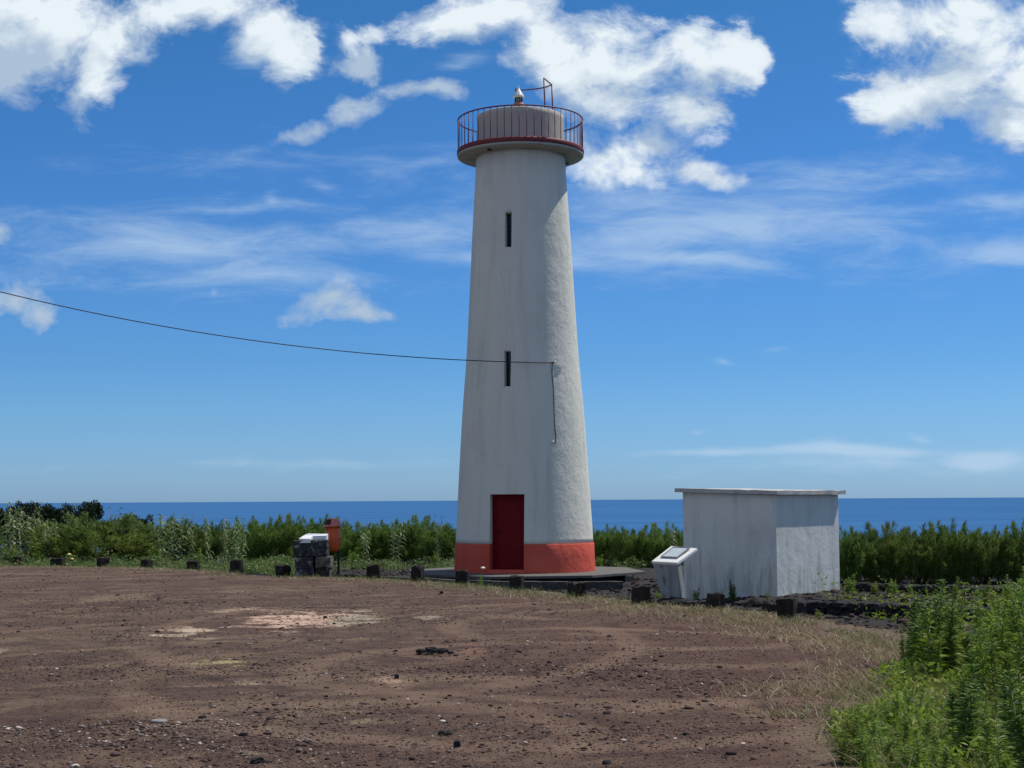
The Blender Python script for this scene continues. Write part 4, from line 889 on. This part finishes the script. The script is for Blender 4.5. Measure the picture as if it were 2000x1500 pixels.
for i, (X, Y, top, k) in enumerate(low):
    q = gp(X, Y); hh = at(X, top, q.y).z; put_weed(wp[k], wu[k], q.x, q.y, hh, ('low leafy weed where the foreground patch borders the bare dirt' if X < 1770 else 'leafy weed in the middle of the foreground patch' if X < 1890 else 'leafy weed at the very bottom of the lower right corner' if Y > 1495 else 'leafy knee high weed behind the front ones in the lower right corner'), 'foreground weeds at lower right', 1.5 if k == 3 else 1.2, rng.uniform(0, 6)); wu[k] = True
sm = [(937, 1147, 1118, 'small green weed with a white bloom in front of the lighthouse door', 0), (1432, 1178, 1128, 'green weed standing against the shaded shed wall', 1), (1410, 1178, 1152, 'tiny bright weed left of the weed against the shed wall', 3), (1360, 1172, 1146, 'small yellowish weed at the left corner of the shed', 3), (1285, 1180, 1150, 'small green weed between pale topped stump and info board', 3),
      (1500, 1182, 1152, 'small weed beside the shed corner', 0), (1708, 1172, 1134, 'bushy bright green weed on the terrace right of the shed', 3), (1745, 1172, 1130, 'second bushy bright green weed on the terrace, further from the shed', 3), (1660, 1172, 1120, 'green weed climbing at the right foot of the shed', 3), (1870, 1180, 1125, 'reddish green weed spike in front of the right hand bushes', 2), (1600, 1222, 1188, 'light green weed in the dry grass beside the narrowing stump', 3), (1930, 1190, 1128, 'weed spike with pale heads before the bushes at far right', 2), (1975, 1195, 1120, 'leafy weed near the right edge before the bushes', 0), (1222, 1122, 1100, 'yellow green weed at the right tip of the slab', 3), (1170, 1112, 1082, 'bright green weed behind the right end of the red band', 3),(1780,1180,1135,'dull green weed behind the tall dark clump',0)]
for X, Y, top, lab, k in sm:
    zz_ = -0.1 if Y > 1140 else (-.2 if Y > 1125 else -.35); q = gp(X, Y, zz_); hh = at(X, top, q.y).z - H(q.x, q.y)
    put_weed(wp[k], wu[k], q.x, q.y, max(.12, hh), lab, None, 1.5 if k == 3 else 1.15, rng.uniform(0, 6)); wu[k] = True
for X, Y, top, w_, lab in ((18, 1104, 1062, 2.0, 'light green leafy shrub at the bottom of the far left cane clump'), (75, 1105, 1066, 1.8, 'yellowish leafy shrub between the first two stumps from the left'), (152, 1104, 1074, 1.6, 'small leafy shrub between the second and third stump from the left'), (302, 1106, 1052, 1.5, 'light green leafy shrub at the foot of the silvery canes'), (385, 1108, 1070, 1.5, 'low leafy shrub behind the stump left of the rounded one'), (690, 1106, 1068, 1.5, 'light green leafy shrub right of the bin post'), (850, 1106, 1076, 1.4, 'low leafy shrub against the hedge just left of the lighthouse')):
    q = gp(X, Y, -.3); hh = at(X, top, q.y).z - H(q.x, q.y); put_weed(wp[3], True, q.x, q.y, hh, lab, None, w_, rng.uniform(0, 6), 'shrub').name = 'leafy_shrub'
q = gp(1963, 999.5, SEA_Z); bt = empty('boat', q, 'tiny white boat far out on the sea near the right edge', 'boat')
MB().hexa([(q.x - 4, q.y - 1, q.z - .4), (q.x + 3.5, q.y - 1, q.z - .4), (q.x + 3.5, q.y + 1, q.z - .4), (q.x - 4, q.y + 1, q.z - .4)], [(q.x - 5, q.y - 1.5, q.z + 1.6), (q.x + 5.5, q.y - 1.5, q.z + 1.9), (q.x + 5.5, q.y + 1.5, q.z + 1.9), (q.x - 5, q.y + 1.5, q.z + 1.6)]).build('hull', M_cap, bt)
MB().box((q.x - 1, q.y, q.z + 3), (4, 2, 2.6)).build('cabin', M_cap, bt)
# flowers
def flower(X, Y, d, rad_, mat, label, stemz=True):
    p = at(X, Y, d); mb = MB(); root = empty('flower', (p.x, p.y, H(p.x, p.y)), label, 'flower')
    mb.lathe([(0.2 * rad_, -.4 * rad_), (rad_, 0), (.7 * rad_, .4 * rad_), (.1 * rad_, .6 * rad_)], p, 9); mb.build('petals', mat, root); MB().tube([(p.x, p.y, H(p.x, p.y)), (p.x, p.y, p.z - .3 * rad_)], .006, 5).build('stem', M_stem, root)
flower(943, 1109.5, gp(937, 1147).y, .05, M_petal, 'white flat flower head above the small weed before the lighthouse')
flower(1770, 1490, 9.9, .022, M_vpetal, 'small violet flower at the bottom edge in the foreground weeds')
flower(135, 1083, 40.5, .06, M_ypetal, 'yellow flower left of the wide stump before the broadest bush'); flower(141, 1092, 40.3, .05, M_ypetal, 'lower yellow flower beside the second stump from the left')

# dry grass along the edge (stuff)
def grass(name, pts, h0, h1, w0, w1, mat, seed, lean=.5, seg=2):
    r = np.random.RandomState(seed); n = len(pts); z = height(pts[:, 0], pts[:, 1]); base = np.column_stack([pts, z - .01])
    a = r.uniform(0, 6.28, n); d = np.stack([np.cos(a) * lean * r.uniform(0, 1, n), np.sin(a) * lean * r.uniform(0, 1, n), np.ones(n)], 1)
    V, Q, T = strips(base, d, r.uniform(h0, h1, n), r.uniform(w0, w1, n), np.stack([np.cos(a) * .5, np.sin(a) * .5, -.25 + 0 * a], 1), r.uniform(0, 1, n), r, seg, (1, .8, .1))
    return tag(np_mesh(name, V, Q, mat, None, T), kind='stuff')
def edge_pts(n, s0, s1, seed, xr=(-15, 6), clump=0.5, yr=(12, 46)):
    r = np.random.RandomState(seed); out = []
    E_ = np.array(EDGE); seg = np.hypot(*(E_[1:] - E_[:-1]).T); ok = [i for i in range(len(seg)) if E_[i, 0] < xr[1] + 2 and E_[i + 1, 0] > xr[0] - 2 and max(E_[i, 1], E_[i + 1, 1]) > yr[0] and i > 0]
    w = np.array([seg[i] for i in ok]); w = w / w.sum()
    while sum(len(o) for o in out) < n:
        m_ = n; i = np.array(ok)[r.choice(len(ok), m_, p=w)]; f = r.uniform(0, 1, m_); p = E_[i] + (E_[i + 1] - E_[i]) * f[:, None]
        dv = E_[i + 1] - E_[i]; nr = np.stack([-dv[:, 1], dv[:, 0]], 1) / seg[i][:, None]; s_ = r.normal((s0 + s1) / 2, (s1 - s0) / 3, m_)
        p = p + nr * s_[:, None]; k = (fbm(p[:, 0] * 2.3 + 5, p[:, 1] * 2.3, 3) > r.uniform(.3, .3 + clump, m_)) & (p[:, 0] > xr[0]) & (p[:, 0] < xr[1]) & (p[:, 1] > yr[0]) & (p[:, 1] < yr[1]); out.append(p[k])
    return np.concatenate(out)[:n]
tag(grass('dry_grass', edge_pts(15000, -.95, -.05, 1), .03, .11, .006, .013, M_dry, 1, .8), 'pale dry grass growing in a ragged strip along the stumps', 'grass')
tag(grass('dry_grass', np.concatenate([edge_pts(6500, -1.4, .0, 2, (1.2, 6), .30, (13, 27)), edge_pts(2200, -.5, .7, 12, (2.5, 7.5), .25, (13, 24))]), .03, .17, .005, .011, M_dry, 2, .9), 'taller straw coloured grass spreading before the shed and lava walls', 'grass')
tag(grass('green_grass', edge_pts(3500, -.6, .1, 3), .05, .20, .006, .012, M_under, 3, .7), 'sparse green blades among the dry strip', 'grass')
# undergrowth in front of the hedge
r = np.random.RandomState(9); n = 30000
X_ = r.uniform(-14.5, 9, n); Y_ = np.where(X_ < -5.5, r.normal(44.5, 1.6, n), r.normal(46.5, .9, n)); k = (fbm(X_ * 1.1, Y_ * 1.1 + 3, 3) > .38) & (Y_ > 41.2)
pts = np.stack([X_[k], Y_[k]], 1)
def herbs(name, pts, hh, mat, seed, label, L=(.05, .11), Wd=(.02, .045)):
    r = np.random.RandomState(seed); n = len(pts); mound = np.clip(fbm(pts[:, 0] * 1.7, pts[:, 1] * 1.7, 3) * 2 - .3, .15, 1.2)
    z = height(pts[:, 0], pts[:, 1]) + r.uniform(0, 1, n) * mound * hh; d = r.normal(size=(n, 3)); d[:, 2] = np.abs(d[:, 2]) + .4
    V, Q, T = strips(np.column_stack([pts, z]), d, r.uniform(*L, n), r.uniform(*Wd, n), np.tile([0, 0, -.3], (n, 1)), r.uniform(0, 1, n), r, 2, (.4, 1, .1))
    return tag(np_mesh(name, V, Q, mat, None, T), label, 'plants', kind='stuff')
herbs('undergrowth', pts, .34, M_under, 4, 'pale green undergrowth at the foot of the hedge behind the stumps')
n = 26000; X_ = r.uniform(-15, -5.2, n); Y_ = r.normal(43.6, 1.0, n); herbs('undergrowth', np.stack([X_, Y_], 1)[Y_ > 41.4], .50, M_under, 5, 'low yellow green plants behind the left stumps')
# foreground low cover
n = 48000; X_ = r.uniform(1.9, 6.5, n); Y_ = r.uniform(8.2, 15.5, n); s_ = edge_dist(X_, Y_) + (fbm(X_ * 2, Y_ * 2, 3) - .45) * .9; k = s_ > 0.02
herbs('ground_cover', np.stack([X_[k], Y_[k]], 1), .24, M_weed, 6, 'low mixed green plants covering the ground at lower right', (.04, .10), (.014, .034))
n = 9000; X_ = r.uniform(1.9, 6.5, n); Y_ = r.uniform(8.2, 17.5, n); s_ = edge_dist(X_, Y_) + (fbm(X_ * 2, Y_ * 2, 3) - .45) * .9; k = s_ > -.08
tag(grass('meadow_grass', np.stack([X_[k], Y_[k]], 1), .10, .42, .004, .009, M_herb, 8, .8, 3), 'green grass blades between the foreground weeds', 'grass')
k = (s_ > -.12) & (r.uniform(0, 1, n) < .8); tag(grass('dry_grass', np.stack([X_[k], Y_[k]], 1), .12, .5, .004, .008, M_dry, 9, .9, 3), 'dry stalks standing among the foreground weeds', 'grass')
# weeds on the terrace behind the tall clump
n = 9000; X_ = r.uniform(5.2, 11, n); Y_ = r.uniform(15, 27, n); k = (edge_dist(X_, Y_) > .3) & (fbm(X_ * 1.4, Y_ * 1.4 + 7, 3) > .36)
herbs('ground_cover', np.stack([X_[k], Y_[k]], 1), .40, M_herb, 10, 'green plants on the terrace behind the tall weeds', (.05, .11), (.015, .03))

# ------------------------------------------------------------------ loose stones
mst, t = new_mat('loose_stone'); tone = t.attr('tone')[2]; n_ = t.noise(t.coord('Object'), 30, 3, .6)
c = t.mix(t.step(tone, .0, .75), (0.022, 0.016, 0.017), (0.10, 0.062, 0.055)); c = t.mix(t.step(tone, .80, .90), c, (0.26, 0.21, 0.17)); c = t.mix(t.step(tone, .955, .98), c, (0.55, 0.50, 0.44)); setb(t, c, .9, t.bump(n_, .5, .01), spec=.15)
def icosa():
    g = (1 + 5 ** .5) / 2; v = np.array([(-1, g, 0), (1, g, 0), (-1, -g, 0), (1, -g, 0), (0, -1, g), (0, 1, g), (0, -1, -g), (0, 1, -g), (g, 0, -1), (g, 0, 1), (-g, 0, -1), (-g, 0, 1)]) / math.hypot(1, g)
    f = np.array([(0, 11, 5), (0, 5, 1), (0, 1, 7), (0, 7, 10), (0, 10, 11), (1, 5, 9), (5, 11, 4), (11, 10, 2), (10, 7, 6), (7, 1, 8), (3, 9, 4), (3, 4, 2), (3, 2, 6), (3, 6, 8), (3, 8, 9), (4, 9, 5), (2, 4, 11), (6, 2, 10), (8, 6, 7), (9, 8, 1)]); return v, f
def stones(name, pts, size, tone, seed, label, flat=.6):
    r = np.random.RandomState(seed); v, f = icosa(); n = len(pts); z = height(pts[:, 0], pts[:, 1]); sc3 = np.stack([size * r.uniform(.7, 1.5, n), size * r.uniform(.7, 1.3, n), size * flat * r.uniform(.6, 1.2, n)], 1)
    V = v[None] * (1 + r.uniform(-.28, .28, (n, 12, 1))) * sc3[:, None, :]; a = r.uniform(0, 6.28, n); ca, sa = np.cos(a)[:, None], np.sin(a)[:, None]
    V = np.stack([V[:, :, 0] * ca - V[:, :, 1] * sa, V[:, :, 0] * sa + V[:, :, 1] * ca, V[:, :, 2]], 2) + np.column_stack([pts, z + size * flat * .35])[:, None, :]
    Q = f[None] + (np.arange(n) * 12)[:, None, None]; return tag(np_mesh(name, V.reshape(-1, 3), Q.reshape(-1, 3), mst, None, np.repeat(tone, 12), ngon=3), label, 'gravel', kind='stuff')
r = np.random.RandomState(21); n = 70000
yy = 9.3 * np.exp(r.uniform(0, 1, n) * math.log(42 / 9.3)); yy = np.where(r.uniform(0, 1, n) < .25, r.uniform(9.2, 16, n), yy); xx = r.uniform(-.36, .36, n) * yy; k = edge_dist(xx, yy) < .1
dens_ = fbm(xx * .7 + 3, yy * .7, 4); k &= dens_ > r.uniform(.32, .66, n); pts = np.stack([xx[k], yy[k]], 1); n = len(pts)
sz = np.clip(np.exp(r.normal(math.log(.0050), .60, n)) * (pts[:, 1] / 12) ** .35, .003, .038)
fsm = r.uniform(0, 1, len(pts)) < 1.0
stones('gravel', pts, sz, np.where(r.uniform(0, 1, n) < .6, r.uniform(.1, .8, n), r.uniform(.6, 1, n)), 22, 'loose scoria gravel scattered over the red brown lot')
n = 60000; yy = 9.2 * np.exp(r.uniform(0, 1, n) * math.log(30 / 9.2)); xx = r.uniform(-.36, .36, n) * yy; k = (edge_dist(xx, yy) < .1) & (fbm(xx * .45 + 9, yy * .45, 3) > r.uniform(.34, .56, n)); pts = np.stack([xx[k], yy[k]], 1)
stones('gravel', pts, np.clip(np.exp(r.normal(math.log(.0042), .4, len(pts))) * (pts[:, 1] / 11) ** .6, .003, .015), np.where(r.uniform(0, 1, len(pts)) < .55, r.uniform(0, .5, len(pts)), r.uniform(.5, .97, len(pts))), 26, 'fine grit lying in patches on the dirt of the lot')
n = 5500; yy = r.uniform(9.1, 12.2, n); xx = -yy * r.uniform(.12, .36, n); k = fbm(xx * 1.2, yy * 1.2, 3) > r.uniform(.35, .6, n); pts = np.stack([xx[k], yy[k]], 1)
stones('gravel', pts, np.clip(np.exp(r.normal(math.log(.007), .5, len(pts))), .003, .03), r.uniform(.5, 1, len(pts)), 27, 'coarser pale and grey gravel in the lower left corner of the lot')
n = 16000; xx = r.uniform(-14, 9, n); yy = r.uniform(20, 46, n); s_ = edge_dist(xx, yy); k = (s_ > .5) & (s_ < 9); pts = np.stack([xx[k], yy[k]], 1); stones('cinder', pts, np.clip(np.exp(r.normal(math.log(.028), .5, k.sum())), .01, .07), r.uniform(0, .45, k.sum()), 23, 'black volcanic cinder lying behind the stumps')
# rubble heap and single stones
q = gp(842, 1277); mb = MB(); rg = random.Random(6)
for i in range(34):
    a = rg.gauss(0, .09); b = rg.gauss(0, .07); s_ = rg.uniform(.022, .045); rough_stone(mb, (q.x + max(-.24, min(.24, a * 1.2)), q.y + b, s_ * .4 + max(0, .035 - abs(a) * .18)), (s_ * 1.5, s_ * 1.2, s_), rg.uniform(0, 3), rg, .12, 2, 1, .4)
tag(mb.build('rubble_heap', M_lava), 'small heap of dark stones lying in the middle of the lot', 'stones')
for X, Y, w, h, lab in ((475, 1438, 17, 8, 'dark stone left of centre near the bottom of the lot'), (503, 1489, 26, 11, 'flat dark stone at the bottom edge left of centre'), (775, 1324, 11, 8, 'dark stone lying on the pale streak below the rubble heap'), (870, 1434, 26, 9, 'flat grey dark stone in the lower middle of the lot'), (576, 1402, 10, 6, 'small dark stone left of the pale streak in the lower middle'), (635, 1208, 8, 6, 'small dark stone lying on the large pale patch'), (395, 1403, 15, 6, 'small brown stone right of the round flat disc'), (1185, 1493, 18, 9, 'stone on the bottom edge right of centre'), (1190, 1246, 11, 7, 'dark stone on the lot in front of the round stump'), (862, 1159, 9, 6, 'lone dark stone by the verge left of the lighthouse'), (893, 1457, 18, 12, 'upright stone in the lower middle of the lot'), (1340, 1436, 15, 6, 'dark stone in the lower right of the lot')):
    q = gp(X, Y); mb = MB(); k = q.y / F; rg = random.Random(X); rough_stone(mb, (q.x, q.y, h * k * .35), (w * k, w * k * .8, h * k), rg.uniform(0, 3), rg, .14, 3, .8, .4); tag(mb.build('stone', M_lava), lab, 'stone')
q = gp(310, 1410); MB_ = MB(); MB_.lathe([(.063, -.01), (.066, .006), (.05, .011)], (q.x, q.y, H(q.x, q.y) + .012), 20); tag(MB_.build('flat_disc', simple('worn_grey_lid', (.27, .25, .23), .6), None, True), 'round flat grey disc lying on the dirt at lower left', 'disc')
